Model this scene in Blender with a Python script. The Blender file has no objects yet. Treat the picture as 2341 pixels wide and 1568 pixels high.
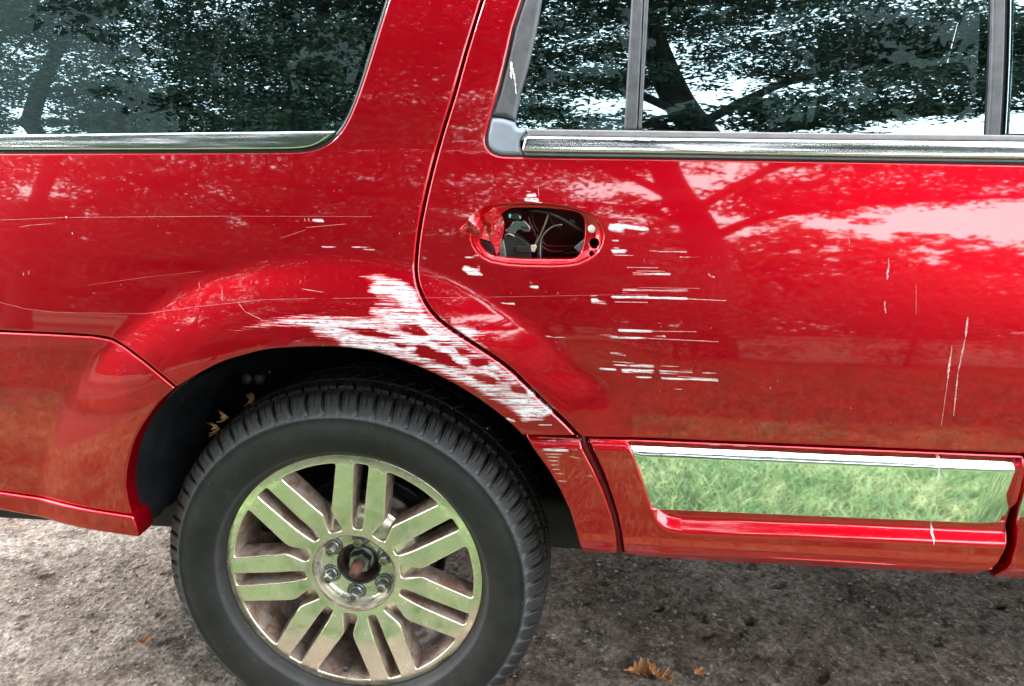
import bpy, math, random
import numpy as np
from mathutils import Vector
from mathutils.geometry import delaunay_2d_cdt

random.seed(7)
rng = np.random.default_rng(11)
SC = bpy.context.scene
COL = SC.collection
R = math.radians
HZ = 0.392                       # height of the rear hub

# ------------------------------------------------------------------ camera
PITCH, YAW, ROLL = 0.2702, -0.0917, 0.0055
FPX = 1698.0                     # focal length for a picture 2341 wide
CAMP = np.array([0.4489, -1.3121, 0.8749 + HZ])
ca, sa = math.cos(PITCH), math.sin(PITCH)
FW = np.array([math.sin(YAW)*ca, math.cos(YAW)*ca, -sa])
RT = np.array([math.cos(YAW), -math.sin(YAW), 0.0])
UP = np.cross(RT, FW)
RT, UP = math.cos(ROLL)*RT + math.sin(ROLL)*UP, -math.sin(ROLL)*RT + math.cos(ROLL)*UP
cam = bpy.data.cameras.new('camera')
cam.sensor_width = 36.0
cam.lens = 36.0*FPX/2341.0
cam.clip_start = 0.02
cam.clip_end = 1500
camo = bpy.data.objects.new('camera', cam)
COL.objects.link(camo)
from mathutils import Matrix
m4 = Matrix.Identity(4)
for i in range(3):
    m4[i][0], m4[i][1], m4[i][2], m4[i][3] = RT[i], UP[i], -FW[i], CAMP[i]
camo.matrix_world = m4
SC.camera = camo

# ------------------------------------------------------------------ light
SUN_EL, SUN_AZ = 40.0, 264.0      # azimuth measured clockwise from +Y: behind the car, to the left
world = bpy.data.worlds.new('World')
SC.world = world
world.use_nodes = True
wn = world.node_tree.nodes; wl = world.node_tree.links
for n in list(wn): wn.remove(n)
wo = wn.new('ShaderNodeOutputWorld'); bg = wn.new('ShaderNodeBackground')
sky = wn.new('ShaderNodeTexSky'); sky.sky_type = 'NISHITA'; sky.sun_disc = False
sky.sun_elevation = R(SUN_EL); sky.sun_rotation = R(SUN_AZ)
sky.air_density = 1.0; sky.dust_density = 3.0
tc = wn.new('ShaderNodeTexCoord')
cn = wn.new('ShaderNodeTexNoise'); cn.inputs['Scale'].default_value = 2.2; cn.inputs['Detail'].default_value = 6
wl.new(tc.outputs['Generated'], cn.inputs['Vector'])
cr_ = wn.new('ShaderNodeMapRange'); cr_.inputs[1].default_value = .35; cr_.inputs[2].default_value = .6
cr_.inputs[3].default_value = .72; cr_.inputs[4].default_value = 1.0
wl.new(cn.outputs[0], cr_.inputs[0])
mx = wn.new('ShaderNodeMix'); mx.data_type = 'RGBA'
wl.new(cr_.outputs[0], mx.inputs[0]); wl.new(sky.outputs[0], mx.inputs[6])
mx.inputs[7].default_value = (26.0, 26.6, 27.6, 1)     # bright cloud deck
wl.new(mx.outputs[2], bg.inputs[0]); bg.inputs[1].default_value = 0.12
wl.new(bg.outputs[0], wo.inputs[0])
sun = bpy.data.lights.new('sun', 'SUN'); sun.energy = 1.5; sun.angle = R(10); sun.color = (1, .96, .9)
suno = bpy.data.objects.new('sun', sun); COL.objects.link(suno)
sd = Vector((math.sin(R(SUN_AZ))*math.cos(R(SUN_EL)), math.cos(R(SUN_AZ))*math.cos(R(SUN_EL)), math.sin(R(SUN_EL))))
suno.rotation_euler = sd.to_track_quat('Z', 'Y').to_euler()
SC.view_settings.view_transform = 'Standard'
SC.view_settings.look = 'None'
SC.view_settings.exposure = 1.45
SC.view_settings.gamma = 1.0
SC.view_settings.use_curve_mapping = False
try:
    SC.cycles.max_bounces = 8; SC.cycles.glossy_bounces = 5; SC.cycles.transparent_max_bounces = 24
    SC.cycles.transmission_bounces = 4; SC.cycles.diffuse_bounces = 3
except Exception:
    pass

# ------------------------------------------------------------------ body surface
zt = np.array([-0.5, .25, .40, .50, .62, .735, .80, .86, .93, 1.0, 1.08, 1.15, 1.21, 1.235, 1.26, 1.38, 1.50, 1.75, 1.85, 1.92, 1.97, 2.3])
nt = np.array([-14, -12, -7, -4, -2, 0.5, 2.5, 4.5, 6.5, 8.5, 10.2, 12.0, 13.5, 14, 7.5, 11, 14.5, 17, 22, 40, 60, 62.])
zz = np.linspace(-.5, 2.3, 2801)
sl = np.tan(np.radians(np.interp(zz, zt, nt)))
yy = np.concatenate([[0], np.cumsum((sl[1:]+sl[:-1])/2*np.diff(zz))])
yy = yy - np.interp(.7, zz, yy) - 0.034
k = np.ones(25)/25
yy = np.concatenate([yy[:12], np.convolve(yy, k, 'valid'), yy[-12:]])
def F(x, z):
    """inward depth of the body side at (x, z)"""
    x = np.asarray(x, float); z = np.asarray(z, float)
    y = np.interp(z, zz, yy)
    xr = np.clip(-x, 0, None); xf = np.clip(x - 2.6, 0, None)
    y = y + .030*xr**2 + .03*xf**2
    rho = np.sqrt(x*x + (z-HZ)**2)
    t = np.clip((0.675-rho)/0.17, 0, 1)
    t = np.where(t < .18, t*t/(.36), t-.09)/.91
    bul = .027*np.sin(np.clip(t, 0, 1)*math.pi/2)
    fade = np.clip((z-.25)/.25, 0, 1)*(1-.5*np.clip((x-.22)/.25, 0, 1))*(1-.3*np.clip((-x-.25)/.25, 0, 1))
    y = y - bul*fade
    # impact dents
    def dent(cx, cz, rx, rz, d):
        q = ((x-cx)/rx)**2 + ((z-cz)/rz)**2
        return d*np.exp(-q*1.6)
    y = y + dent(.84, .97, .16, .20, .0006) + dent(.47, .86, .10, .05, .003)
    y = y + dent(.33, .80, .12, .04, .004)*0.6 + dent(-.2, 1.02, .3, .03, .0012)
    return y
def rayd(u, v):
    return FW + RT*((u-1170.5)/FPX) - UP*((v-784.0)/FPX)
def S(u, v, off=0.0):
    d = rayd(u, v); y = -.03
    for _ in range(12):
        t = (y-CAMP[1])/d[1]; P = CAMP + t*d
        y = float(F(P[0], P[2])) + off
    return (P[0], P[2])
def SL(pts, off=0.0):
    return [S(u, v, off) for u, v in pts]
def PL(u, v, y):
    d = rayd(u, v); t = (y-CAMP[1])/d[1]
    return CAMP + t*d
def GR(u, v, z=0.0):
    d = rayd(u, v); t = (z-CAMP[2])/d[2]
    return CAMP + t*d
def smooth(pts, n=6):
    """Catmull-Rom through the points, ends kept"""
    P = np.array(pts, float); out = []
    for i in range(len(P)-1):
        p0 = P[max(i-1, 0)]; p1 = P[i]; p2 = P[i+1]; p3 = P[min(i+2, len(P)-1)]
        for j in range(n):
            t = j/n
            out.append(.5*((2*p1)+(-p0+p2)*t+(2*p0-5*p1+4*p2-p3)*t*t+(-p0+3*p1-3*p2+p3)*t**3))
    out.append(P[-1])
    return [tuple(q) for q in out]

# ------------------------------------------------------------------ helpers
def obj(name, verts, faces, mat=None, parent=None, sm=True, loc=None):
    me = bpy.data.meshes.new(name)
    me.from_pydata([tuple(map(float, v)) for v in verts], [], [tuple(int(i) for i in f) for f in faces])
    me.validate()
    if sm: me.polygons.foreach_set('use_smooth', [True]*len(me.polygons))
    me.update()
    o = bpy.data.objects.new(name, me); COL.objects.link(o)
    if mat: me.materials.append(mat)
    if parent: o.parent = parent
    if loc is not None: o.location = loc
    return o
def fastobj(name, V, Fc, mat, parent=None, sm=True):
    """numpy verts (n,3), faces (m,k)"""
    V = np.asarray(V, np.float32); Fc = np.asarray(Fc, np.int32)
    me = bpy.data.meshes.new(name)
    me.vertices.add(len(V)); me.vertices.foreach_set('co', V.ravel())
    kk = Fc.shape[1]
    me.loops.add(Fc.size); me.loops.foreach_set('vertex_index', Fc.ravel())
    me.polygons.add(len(Fc)); me.polygons.foreach_set('loop_start', np.arange(0, Fc.size, kk, dtype=np.int32))
    me.polygons.foreach_set('loop_total', np.full(len(Fc), kk, np.int32))
    me.polygons.foreach_set('use_smooth', np.full(len(Fc), sm))
    me.update(calc_edges=True)
    if mat: me.materials.append(mat)
    o = bpy.data.objects.new(name, me); COL.objects.link(o)
    if parent: o.parent = parent
    return o
def tag(o, label=None, cat=None, group=None, kind=None):
    if label: o['label'] = label
    if cat: o['category'] = cat
    if group: o['group'] = group
    if kind: o['kind'] = kind
    return o
def empty(name, loc=(0, 0, 0), parent=None):
    o = bpy.data.objects.new(name, None); COL.objects.link(o); o.location = loc
    o.empty_display_size = .1
    if parent: o.parent = parent
    return o
def grid_faces(nu, nv, closeu=False, closev=False, off=0):
    f = []
    for i in range(nu if closeu else nu-1):
        for j in range(nv if closev else nv-1):
            a = i*nv+j; b = ((i+1) % nu)*nv+j; c = ((i+1) % nu)*nv+(j+1) % nv; d = i*nv+(j+1) % nv
            f.append((a+off, b+off, c+off, d+off))
    return f
def tube_vf(pts, rad, seg=8, off=0, cap=True):
    P = [Vector(p) for p in pts]; n = len(P)
    if not hasattr(rad, '__len__'): rad = [rad]*n
    V = []; ref = Vector((0, 0, 1))
    for i in range(n):
        t = (P[min(i+1, n-1)]-P[max(i-1, 0)]).normalized()
        if abs(t.dot(ref)) > .95: ref = Vector((0, 1, 0)) if abs(t.y) < .9 else Vector((1, 0, 0))
        a = t.cross(ref).normalized(); b = t.cross(a).normalized(); ref = -t.cross(a).normalized() if False else ref
        for k_ in range(seg):
            w = 2*math.pi*k_/seg
            V.append(P[i]+a*math.cos(w)*rad[i]+b*math.sin(w)*rad[i])
    Fc = grid_faces(n, seg, False, True, off)
    if cap:
        Fc.append(tuple(off+k_ for k_ in range(seg))); Fc.append(tuple(off+(n-1)*seg+k_ for k_ in reversed(range(seg))))
    return V, Fc
def tube(name, pts, rad, mat, parent=None, seg=8):
    V, Fc = tube_vf(pts, rad, seg)
    return obj(name, V, Fc, mat, parent)
def lathe_vf(prof, seg, off=0, c=(0, 0, 0), closep=False):
    """profile (r, y) turned about the Y axis through c (x, y, z)"""
    V = []
    for i in range(seg):
        a = 2*math.pi*i/seg
        for r, y in prof: V.append((c[0]+r*math.cos(a), c[1]+y, c[2]+r*math.sin(a)))
    return V, grid_faces(seg, len(prof), True, closep, off)
def lathe(name, prof, seg, mat, parent, c=(0, 0, 0), closep=False):
    V, Fc = lathe_vf(prof, seg, 0, c, closep)
    return obj(name, V, Fc, mat, parent)
def box_vf(c, s, off=0, ch=0.0):
    x, y, z = c; a, b, d = s[0]/2, s[1]/2, s[2]/2
    V = []
    for sx in (-1, 1):
        for sy in (-1, 1):
            for sz in (-1, 1): V.append((x+sx*a, y+sy*b, z+sz*d))
    Fc = [(0, 1, 3, 2), (4, 6, 7, 5), (0, 4, 5, 1), (2, 3, 7, 6), (0, 2, 6, 4), (1, 5, 7, 3)]
    return V, [tuple(i+off for i in f) for f in Fc]
def box(name, c, s, mat, parent=None, bev=0.004, rot=None):
    V, Fc = box_vf((0, 0, 0), s)
    o = obj(name, V, Fc, mat, parent, sm=False, loc=c)
    if rot: o.rotation_euler = rot
    if bev:
        b = o.modifiers.new('bevel', 'BEVEL'); b.width = bev; b.segments = 3
        for p in o.data.polygons: p.use_smooth = True
    return o

def resample(poly, step):
    P = np.array(poly, float); P = np.vstack([P, P[:1]]); out = []
    for a, b in zip(P[:-1], P[1:]):
        L = np.hypot(*(b-a))
        if L < 1e-6: continue
        n = max(1, int(math.ceil(L/step)))
        for j in range(n): out.append(a+(b-a)*j/n)
    out = np.array(out)
    keep = np.ones(len(out), bool)
    return out[keep]
def inside(P, poly):
    x, z = P[:, 0], P[:, 1]; c = np.zeros(len(P), bool)
    n = len(poly)
    for i in range(n):
        x0, z0 = poly[i]; x1, z1 = poly[(i+1) % n]
        if z0 == z1: continue
        m = ((z0 > z) != (z1 > z))
        xi = (x1-x0)*(z-z0)/(z1-z0)+x0
        c ^= m & (x < xi)
    return c
def segdist(P, poly, closed=True, chunk=4000):
    """distance and unit vector away from the nearest outline point"""
    A = np.array(poly); B = np.roll(A, -1, 0)
    if not closed: A = A[:-1]; B = B[:-1]
    D = B-A; L2 = (D**2).sum(1)+1e-12
    dist = np.empty(len(P)); vec = np.empty((len(P), 2))
    for s in range(0, len(P), chunk):
        Q = P[s:s+chunk]
        t = np.clip(((Q[:, None]-A)*D).sum(2)/L2, 0, 1)
        N = A+t[..., None]*D
        w = Q[:, None]-N; d = np.sqrt((w**2).sum(2)); i = d.argmin(1); r = np.arange(len(Q))
        dist[s:s+chunk] = d[r, i]; vec[s:s+chunk] = w[r, i]/(d[r, i][:, None]+1e-9)
    return dist, vec
def area(poly):
    P = np.array(poly); Q = np.roll(P, -1, 0)
    return .5*(P[:, 0]*Q[:, 1]-Q[:, 0]*P[:, 1]).sum()
WEAR = None
def sheet(name, outline, mat, parent, holes=(), H=F, off=0.0, step=.012, fine=None, fstep=.004, bev=.004,
          skirt=.02, ostep=.006, wear=False, flip=False, bevs=None):
    """a curved panel y = H(x, z) + off cut to an outline with holes, edges rolled over and turned inwards"""
    loops = [resample(outline, ostep)] + [resample(h, ostep) for h in holes]
    if area(loops[0]) < 0: loops[0] = loops[0][::-1]
    for i in range(1, len(loops)):
        if area(loops[i]) > 0: loops[i] = loops[i][::-1]
    # after this the inside of the panel lies to the left of every loop
    segA = np.vstack(loops); segB = np.vstack([np.roll(l, -1, 0) for l in loops])
    def dst(P, chunk=3000):
        D = segB-segA; L2 = (D**2).sum(1)+1e-12
        dist = np.empty(len(P)); vec = np.empty((len(P), 2))
        for s in range(0, len(P), chunk):
            Q = P[s:s+chunk]
            t = np.clip(((Q[:, None]-segA)*D).sum(2)/L2, 0, 1)
            w = Q[:, None]-(segA+t[..., None]*D); d = np.sqrt((w**2).sum(2)); i = d.argmin(1); r = np.arange(len(Q))
            dist[s:s+chunk] = d[r, i]; vec[s:s+chunk] = w[r, i]/(d[r, i][:, None]+1e-9)
        return dist, vec
    lo = loops[0].min(0); hi = loops[0].max(0)
    rings = []
    for l in loops:
        T = np.roll(l, -1, 0)-np.roll(l, 1, 0); T /= np.linalg.norm(T, axis=1)[:, None]+1e-9
        Nn = np.stack([-T[:, 1], T[:, 0]], -1)
        for q in (.12, .35, .65, 1.0): rings.append((l+Nn*bev*q, bev*q))
    def grid(st):
        gx = np.arange(lo[0], hi[0]+st, st); gz = np.arange(lo[1], hi[1]+st, st)
        X, Z = np.meshgrid(gx, gz); return np.stack([X.ravel(), Z.ravel()], -1)
    G = grid(step)
    if fine is not None:
        G = G[~fine(G[:, 0], G[:, 1])]
        G2 = grid(fstep); G2 = G2[fine(G2[:, 0], G2[:, 1])]
        G = np.vstack([G, G2])
    G = G[inside(G, loops[0])]
    for h in loops[1:]: G = G[~inside(G, h)]
    d, _ = dst(G); G = G[d > bev*1.25]
    RP = []
    for r_, q in rings:
        m = inside(r_, loops[0])
        for h in loops[1:]: m &= ~inside(r_, h)
        r_ = r_[m]; d, _ = dst(r_); RP.append(r_[d > q*.97])
    nb = len(segA)
    P = np.vstack([segA]+RP+[G])
    edges = []; o_ = 0
    for l in loops:
        n = len(l); edges += [(o_+i, o_+(i+1) % n) for i in range(n)]; o_ += n
    vs, es, fs, ov, oe, of = delaunay_2d_cdt([Vector(p) for p in P.tolist()], edges, [], 0, 1e-7)
    V2 = np.array([tuple(v) for v in vs]); T = np.array([f for f in fs if len(f) == 3])
    c = V2[T].mean(1)
    m = inside(c, loops[0])
    for h in loops[1:]: m &= ~inside(c, h)
    T = T[m]
    a = V2[T[:, 1]]-V2[T[:, 0]]; b = V2[T[:, 2]]-V2[T[:, 0]]
    cr = a[:, 0]*b[:, 1]-a[:, 1]*b[:, 0]
    ok = np.abs(cr) > 1e-12; T = T[ok]; cr = cr[ok]
    T[cr < 0] = T[cr < 0][:, ::-1]
    used = np.unique(T); remap = -np.ones(len(V2), int); remap[used] = np.arange(len(used))
    V2 = V2[used]; T = remap[T]
    d, vec = dst(V2)
    LN = []
    for l in loops:
        T_ = np.roll(l, -1, 0)-np.roll(l, 1, 0); T_ /= np.linalg.norm(T_, axis=1)[:, None]+1e-9
        LN.append(np.stack([-T_[:, 1], T_[:, 0]], -1))
    LN = np.vstack(LN); on = np.where(d < 2e-5)[0]
    for s_ in range(0, len(on), 1500):
        q_ = on[s_:s_+1500]
        vec[q_] = LN[((V2[q_][:, None]-segA[None])**2).sum(2).argmin(1)]
    B = bev
    dd = np.clip(d, 0, B)
    depth = B-np.sqrt(np.clip(B*B-(B-dd)**2, 0, None))
    slope = -(B-dd)/np.sqrt(np.clip(B*B-(B-dd)**2, (B*.12)**2, None))
    slope = np.where(d < B, slope, 0)
    x, z = V2[:, 0], V2[:, 1]; e = 5e-4
    Y = H(x, z)+off+depth
    gx = (H(x+e, z)-H(x-e, z))/(2*e)+slope*vec[:, 0]
    gz = (H(x, z+e)-H(x, z-e))/(2*e)+slope*vec[:, 1]
    N = np.stack([gx, -np.ones_like(gx), gz], -1); N /= np.linalg.norm(N, axis=1)[:, None]
    V = np.stack([x, Y, z], -1)
    # boundary edges -> skirt
    nV = len(V)
    E = np.vstack([T[:, [0, 1]], T[:, [1, 2]], T[:, [2, 0]]])
    key = np.sort(E, 1); kk = key[:, 0].astype(np.int64)*nV+key[:, 1]
    u_, inv, cnt = np.unique(kk, return_inverse=True, return_counts=True)
    BE = E[cnt[inv] == 1]
    faces = [tuple(t) for t in T.tolist()]
    if skirt:
        bv = np.unique(BE); mp = {int(b_): nV+i for i, b_ in enumerate(bv)}
        SV = V[bv].copy(); SV[:, 1] += skirt
        SN = N[bv].copy()
        V = np.vstack([V, SV]); N = np.vstack([N, SN])
        for a_, b_ in BE.tolist(): faces.append((b_, a_, mp[a_], mp[b_]))
    me = bpy.data.meshes.new(name)
    me.from_pydata(V.tolist(), [], faces)
    me.polygons.foreach_set('use_smooth', [True]*len(me.polygons))
    me.update()
    if len(me.vertices) == len(N):
        me.normals_split_custom_set_from_vertices(N.tolist())
    if wear:
        at = me.attributes.new('wear', 'FLOAT', 'POINT'); at2 = me.attributes.new('line', 'FLOAT', 'POINT')
        w, l = WEAR(V[:, 0], V[:, 2])
        at.data.foreach_set('value', w.astype(np.float32)); at2.data.foreach_set('value', l.astype(np.float32))
    me.materials.append(mat)
    o = bpy.data.objects.new(name, me); COL.objects.link(o)
    if parent: o.parent = parent
    return o

# ------------------------------------------------------------------ materials
def newmat(name):
    m = bpy.data.materials.new(name); m.use_nodes = True
    nt_ = m.node_tree; b = nt_.nodes['Principled BSDF']
    return m, nt_, b
def N_(nt_, t, **kw):
    n = nt_.nodes.new(t)
    for k_, v in kw.items(): setattr(n, k_, v)
    return n
def noise(nt_, scale, detail=4, rough=.55, vec=None, sc3=None, dist=0):
    n = N_(nt_, 'ShaderNodeTexNoise'); n.inputs['Scale'].default_value = scale
    n.inputs['Detail'].default_value = detail; n.inputs['Roughness'].default_value = rough
    n.inputs['Distortion'].default_value = dist
    t = N_(nt_, 'ShaderNodeTexCoord'); src = t.outputs['Object']
    if sc3:
        mp = N_(nt_, 'ShaderNodeMapping'); mp.inputs['Scale'].default_value = sc3
        nt_.links.new(src, mp.inputs[0]); src = mp.outputs[0]
    nt_.links.new(src, n.inputs['Vector'])
    return n
def ramp(nt_, src, stops, interp='LINEAR'):
    r = N_(nt_, 'ShaderNodeValToRGB'); r.color_ramp.interpolation = interp
    el = r.color_ramp.elements
    while len(el) < len(stops): el.new(.5)
    for e_, (p, c) in zip(el, stops):
        e_.position = p; e_.color = (c, c, c, 1) if not hasattr(c, '__len__') else (*c, 1)
    nt_.links.new(src, r.inputs[0]); return r
def mixc(nt_, fac, a, b, blend='MIX'):
    m = N_(nt_, 'ShaderNodeMix'); m.data_type = 'RGBA'; m.blend_type = blend
    for s, v in ((0, fac), (6, a), (7, b)):
        if hasattr(v, 'is_linked') or hasattr(v, 'links'): nt_.links.new(v, m.inputs[s])
        else: m.inputs[s].default_value = v if s == 0 else (*v, 1)
    return m.outputs[2]
def math_(nt_, op, a, b=None, clamp=False):
    m = N_(nt_, 'ShaderNodeMath'); m.operation = op; m.use_clamp = clamp
    for i, v in enumerate((a, b)):
        if v is None: continue
        if hasattr(v, 'links'): nt_.links.new(v, m.inputs[i])
        else: m.inputs[i].default_value = v
    return m.outputs[0]
def bump(nt_, b, h, strength=.3, dist=.002):
    n = N_(nt_, 'ShaderNodeBump'); n.inputs['Strength'].default_value = strength; n.inputs['Distance'].default_value = dist
    nt_.links.new(h, n.inputs['Height']); nt_.links.new(n.outputs[0], b.inputs['Normal']); return n
def simple(name, col, rough=.5, metal=0, spec=.5, nscale=None, namt=.25, bstr=0, coat=0, bdist=.001):
    m, t, b = newmat(name)
    b.inputs['Roughness'].default_value = rough; b.inputs['Metallic'].default_value = metal
    b.inputs['Specular IOR Level'].default_value = spec; b.inputs['Coat Weight'].default_value = coat
    if nscale:
        n = noise(t, nscale, 6, .65)
        r = ramp(t, n.outputs[0], [(.3, tuple(c*(1-namt) for c in col)), (.7, tuple(min(1, c*(1+namt)) for c in col))])
        t.links.new(r.outputs[0], b.inputs['Base Color'])
        if bstr: bump(t, b, n.outputs[0], bstr, bdist)
        rr = ramp(t, n.outputs[0], [(.3, rough*.85), (.7, min(1, rough*1.15))]); t.links.new(rr.outputs[0], b.inputs['Roughness'])
    else:
        b.inputs['Base Color'].default_value = (*col, 1)
    return m
def paint(name, wear=True):
    m, t, b = newmat(name)
    red = (.58, .001, .012); white = (.60, .61, .64)
    b.inputs['Metallic'].default_value = .88; b.inputs['Roughness'].default_value = .27
    b.inputs['Specular IOR Level'].default_value = 0.0
    b.inputs['Coat Weight'].default_value = 1; b.inputs['Coat Roughness'].default_value = .026
    b.inputs['Coat IOR'].default_value = 1.72
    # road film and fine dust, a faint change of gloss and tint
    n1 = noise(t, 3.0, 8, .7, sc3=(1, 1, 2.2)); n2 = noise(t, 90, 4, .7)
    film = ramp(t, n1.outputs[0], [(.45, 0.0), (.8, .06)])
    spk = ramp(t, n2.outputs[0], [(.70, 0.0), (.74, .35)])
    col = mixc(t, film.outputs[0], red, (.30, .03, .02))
    nn = noise(t, 260, 2, .5)
    sp2 = ramp(t, nn.outputs[0], [(.775, 0.0), (.80, .55)])
    col = mixc(t, sp2.outputs[0], col, (.7, .45, .42))
    # dark mottle growing towards the sill, the lawn's reflection painted into the colour
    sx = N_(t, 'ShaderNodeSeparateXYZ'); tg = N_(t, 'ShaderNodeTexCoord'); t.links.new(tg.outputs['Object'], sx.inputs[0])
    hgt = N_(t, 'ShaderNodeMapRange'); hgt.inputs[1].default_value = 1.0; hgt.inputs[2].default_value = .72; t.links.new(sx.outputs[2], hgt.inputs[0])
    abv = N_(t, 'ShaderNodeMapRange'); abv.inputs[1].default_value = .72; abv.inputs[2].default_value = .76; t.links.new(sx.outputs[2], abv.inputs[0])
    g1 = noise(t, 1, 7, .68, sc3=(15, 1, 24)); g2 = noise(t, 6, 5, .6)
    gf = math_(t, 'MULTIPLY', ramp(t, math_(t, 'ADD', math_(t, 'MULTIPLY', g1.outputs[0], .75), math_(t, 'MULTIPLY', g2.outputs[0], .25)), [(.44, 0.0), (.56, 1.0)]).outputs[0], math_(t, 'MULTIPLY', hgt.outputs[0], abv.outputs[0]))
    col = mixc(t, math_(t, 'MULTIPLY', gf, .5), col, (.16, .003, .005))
    wav = noise(t, 1.6, 3, .5); wav.inputs['Scale'].default_value = 2.3
    bp = N_(t, 'ShaderNodeBump'); bp.inputs['Strength'].default_value = .10; bp.inputs['Distance'].default_value = .004
    t.links.new(wav.outputs[0], bp.inputs['Height'])
    peel = noise(t, 420, 2, .5)
    bp2 = N_(t, 'ShaderNodeBump'); bp2.inputs['Strength'].default_value = .004; bp2.inputs['Distance'].default_value = .0006
    t.links.new(peel.outputs[0], bp2.inputs['Height']); t.links.new(bp.outputs[0], bp2.inputs['Normal'])
    t.links.new(bp2.outputs[0], b.inputs['Coat Normal']); t.links.new(bp.outputs[0], b.inputs['Normal'])
    if wear:
        a = N_(t, 'ShaderNodeAttribute'); a.attribute_name = 'wear'
        l = N_(t, 'ShaderNodeAttribute'); l.attribute_name = 'line'
        st = noise(t, 1, 6, .72, sc3=(4, 1, 240))
        st2 = noise(t, 1, 4, .7, sc3=(18, 1, 560))
        s = math_(t, 'ADD', math_(t, 'MULTIPLY', math_(t, 'SUBTRACT', st.outputs[0], .5), 1.9), math_(t, 'MULTIPLY', math_(t, 'SUBTRACT', st2.outputs[0], .5), 1.9))
        v = math_(t, 'ADD', a.outputs['Fac'], s)
        has = math_(t, 'GREATER_THAN', a.outputs['Fac'], .03)
        fac = math_(t, 'MULTIPLY', ramp(t, v, [(.44, 0.0), (.76, 1.0)]).outputs[0], has)
        lv = math_(t, 'ADD', math_(t, 'MULTIPLY', l.outputs['Fac'], 1.05), math_(t, 'ADD', math_(t, 'MULTIPLY', math_(t, 'SUBTRACT', st.outputs[0], .5), 1.5), math_(t, 'MULTIPLY', math_(t, 'SUBTRACT', st2.outputs[0], .5), 1.2)))
        lv = math_(t, 'MULTIPLY', ramp(t, lv, [(.44, 0.0), (.72, 1.0)]).outputs[0], math_(t, 'GREATER_THAN', l.outputs['Fac'], .04))
        fac = math_(t, 'MAXIMUM', fac, lv)
        gn = noise(t, 1, 5, .7, sc3=(60, 1, 300))
        wcol = mixc(t, ramp(t, gn.outputs[0], [(.38, 1.0), (.50, 0.0)]).outputs[0], white, (.17, .19, .23))
        col = mixc(t, fac, col, wcol)
        t.links.new(math_(t, 'SUBTRACT', .88, math_(t, 'MULTIPLY', fac, .88)), b.inputs['Metallic'])
        t.links.new(math_(t, 'SUBTRACT', 1.0, fac), b.inputs['Coat Weight'])
        t.links.new(math_(t, 'ADD', .36, math_(t, 'MULTIPLY', fac, .2)), b.inputs['Roughness'])
        bp3 = N_(t, 'ShaderNodeBump'); bp3.inputs['Strength'].default_value = .5; bp3.inputs['Distance'].default_value = .0008
        t.links.new(math_(t, 'MULTIPLY', fac, st2.outputs[0]), bp3.inputs['Height']); t.links.new(bp.outputs[0], bp3.inputs['Normal'])
        t.links.new(bp3.outputs[0], b.inputs['Normal'])
    t.links.new(col, b.inputs['Base Color'])
    return m
M = {}
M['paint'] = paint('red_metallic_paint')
M['paint_plain'] = paint('red_metallic_paint_plain', False)
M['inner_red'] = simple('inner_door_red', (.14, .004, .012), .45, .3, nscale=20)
M['black'] = simple('black_rubber', (.012, .012, .013), .55, nscale=60)
M['dark'] = simple('dark_inside', (.01, .01, .011), .8, nscale=15)
M['liner'] = simple('wheel_liner_plastic', (.008, .009, .011), .75, nscale=9, namt=.6, spec=.12, bstr=.3)
M['grey_rubber'] = simple('weathered_grey_rubber', (.075, .078, .088), .5, nscale=45, namt=.3, bstr=.15)
M['grey_light'] = simple('bluish_grey_rubber', (.21, .24, .29), .42, nscale=20, namt=.12)
M['belt_seal'] = simple('faded_belt_seal', (.22, .21, .22), .5, nscale=30, namt=.2)
def chromemat(name, col=(.86, .87, .88), rough=.05, dirt=.0, dirtcol=(.25, .17, .12), dscale=14, wav=.02, streak=False):
    m, t, b = newmat(name)
    b.inputs['Metallic'].default_value = 1
    n = noise(t, dscale, 8, .7)
    f = ramp(t, n.outputs[0], [(.5-dirt*.5, 0.0), (.85-dirt*.35, min(1, dirt*1.6))])
    c = mixc(t, f.outputs[0], col, dirtcol)
    t.links.new(c, b.inputs['Base Color'])
    t.links.new(math_(t, 'ADD', math_(t, 'MULTIPLY', f.outputs[0], .55), rough), b.inputs['Roughness'])
    t.links.new(math_(t, 'SUBTRACT', 1.0, math_(t, 'MULTIPLY', f.outputs[0], .8)), b.inputs['Metallic'])
    w = noise(t, 7 if not streak else 40, 3, .5); bump(t, b, w.outputs[0], wav, .01)
    return m
M['chrome'] = chromemat('bright_chrome', col=(.90, .92, .96), rough=.10, dirt=.02, wav=.03)
M['chrome_panel'] = chromemat('polished_sill_chrome', rough=.035, dirt=.03, wav=.006, dscale=60)
M['rim'] = chromemat('rim_chrome', col=(.93, .86, .72), rough=.10, dirt=.27, dirtcol=(.40, .29, .17), dscale=34, wav=.035, streak=True)
M['rim_side'] = chromemat('dirty_rim_sides', col=(.62, .57, .53), rough=.22, dirt=.75, dirtcol=(.15, .085, .055), dscale=26, wav=.06)
M['rust'] = simple('rusty_iron', (.085, .034, .024), .8, nscale=70, namt=.6, bstr=.6)
M['steel'] = simple('dull_steel', (.30, .31, .31), .35, .9, nscale=60, namt=.35)
M['steel_dark'] = simple('dark_steel', (.045, .045, .048), .5, .6, nscale=30, namt=.5)
M['stud'] = simple('stud_brass_rust', (.35, .20, .11), .5, .7, nscale=80, namt=.4)
M['brake'] = simple('brake_disc_iron', (.12, .11, .105), .45, .8, nscale=25, namt=.5)
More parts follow.
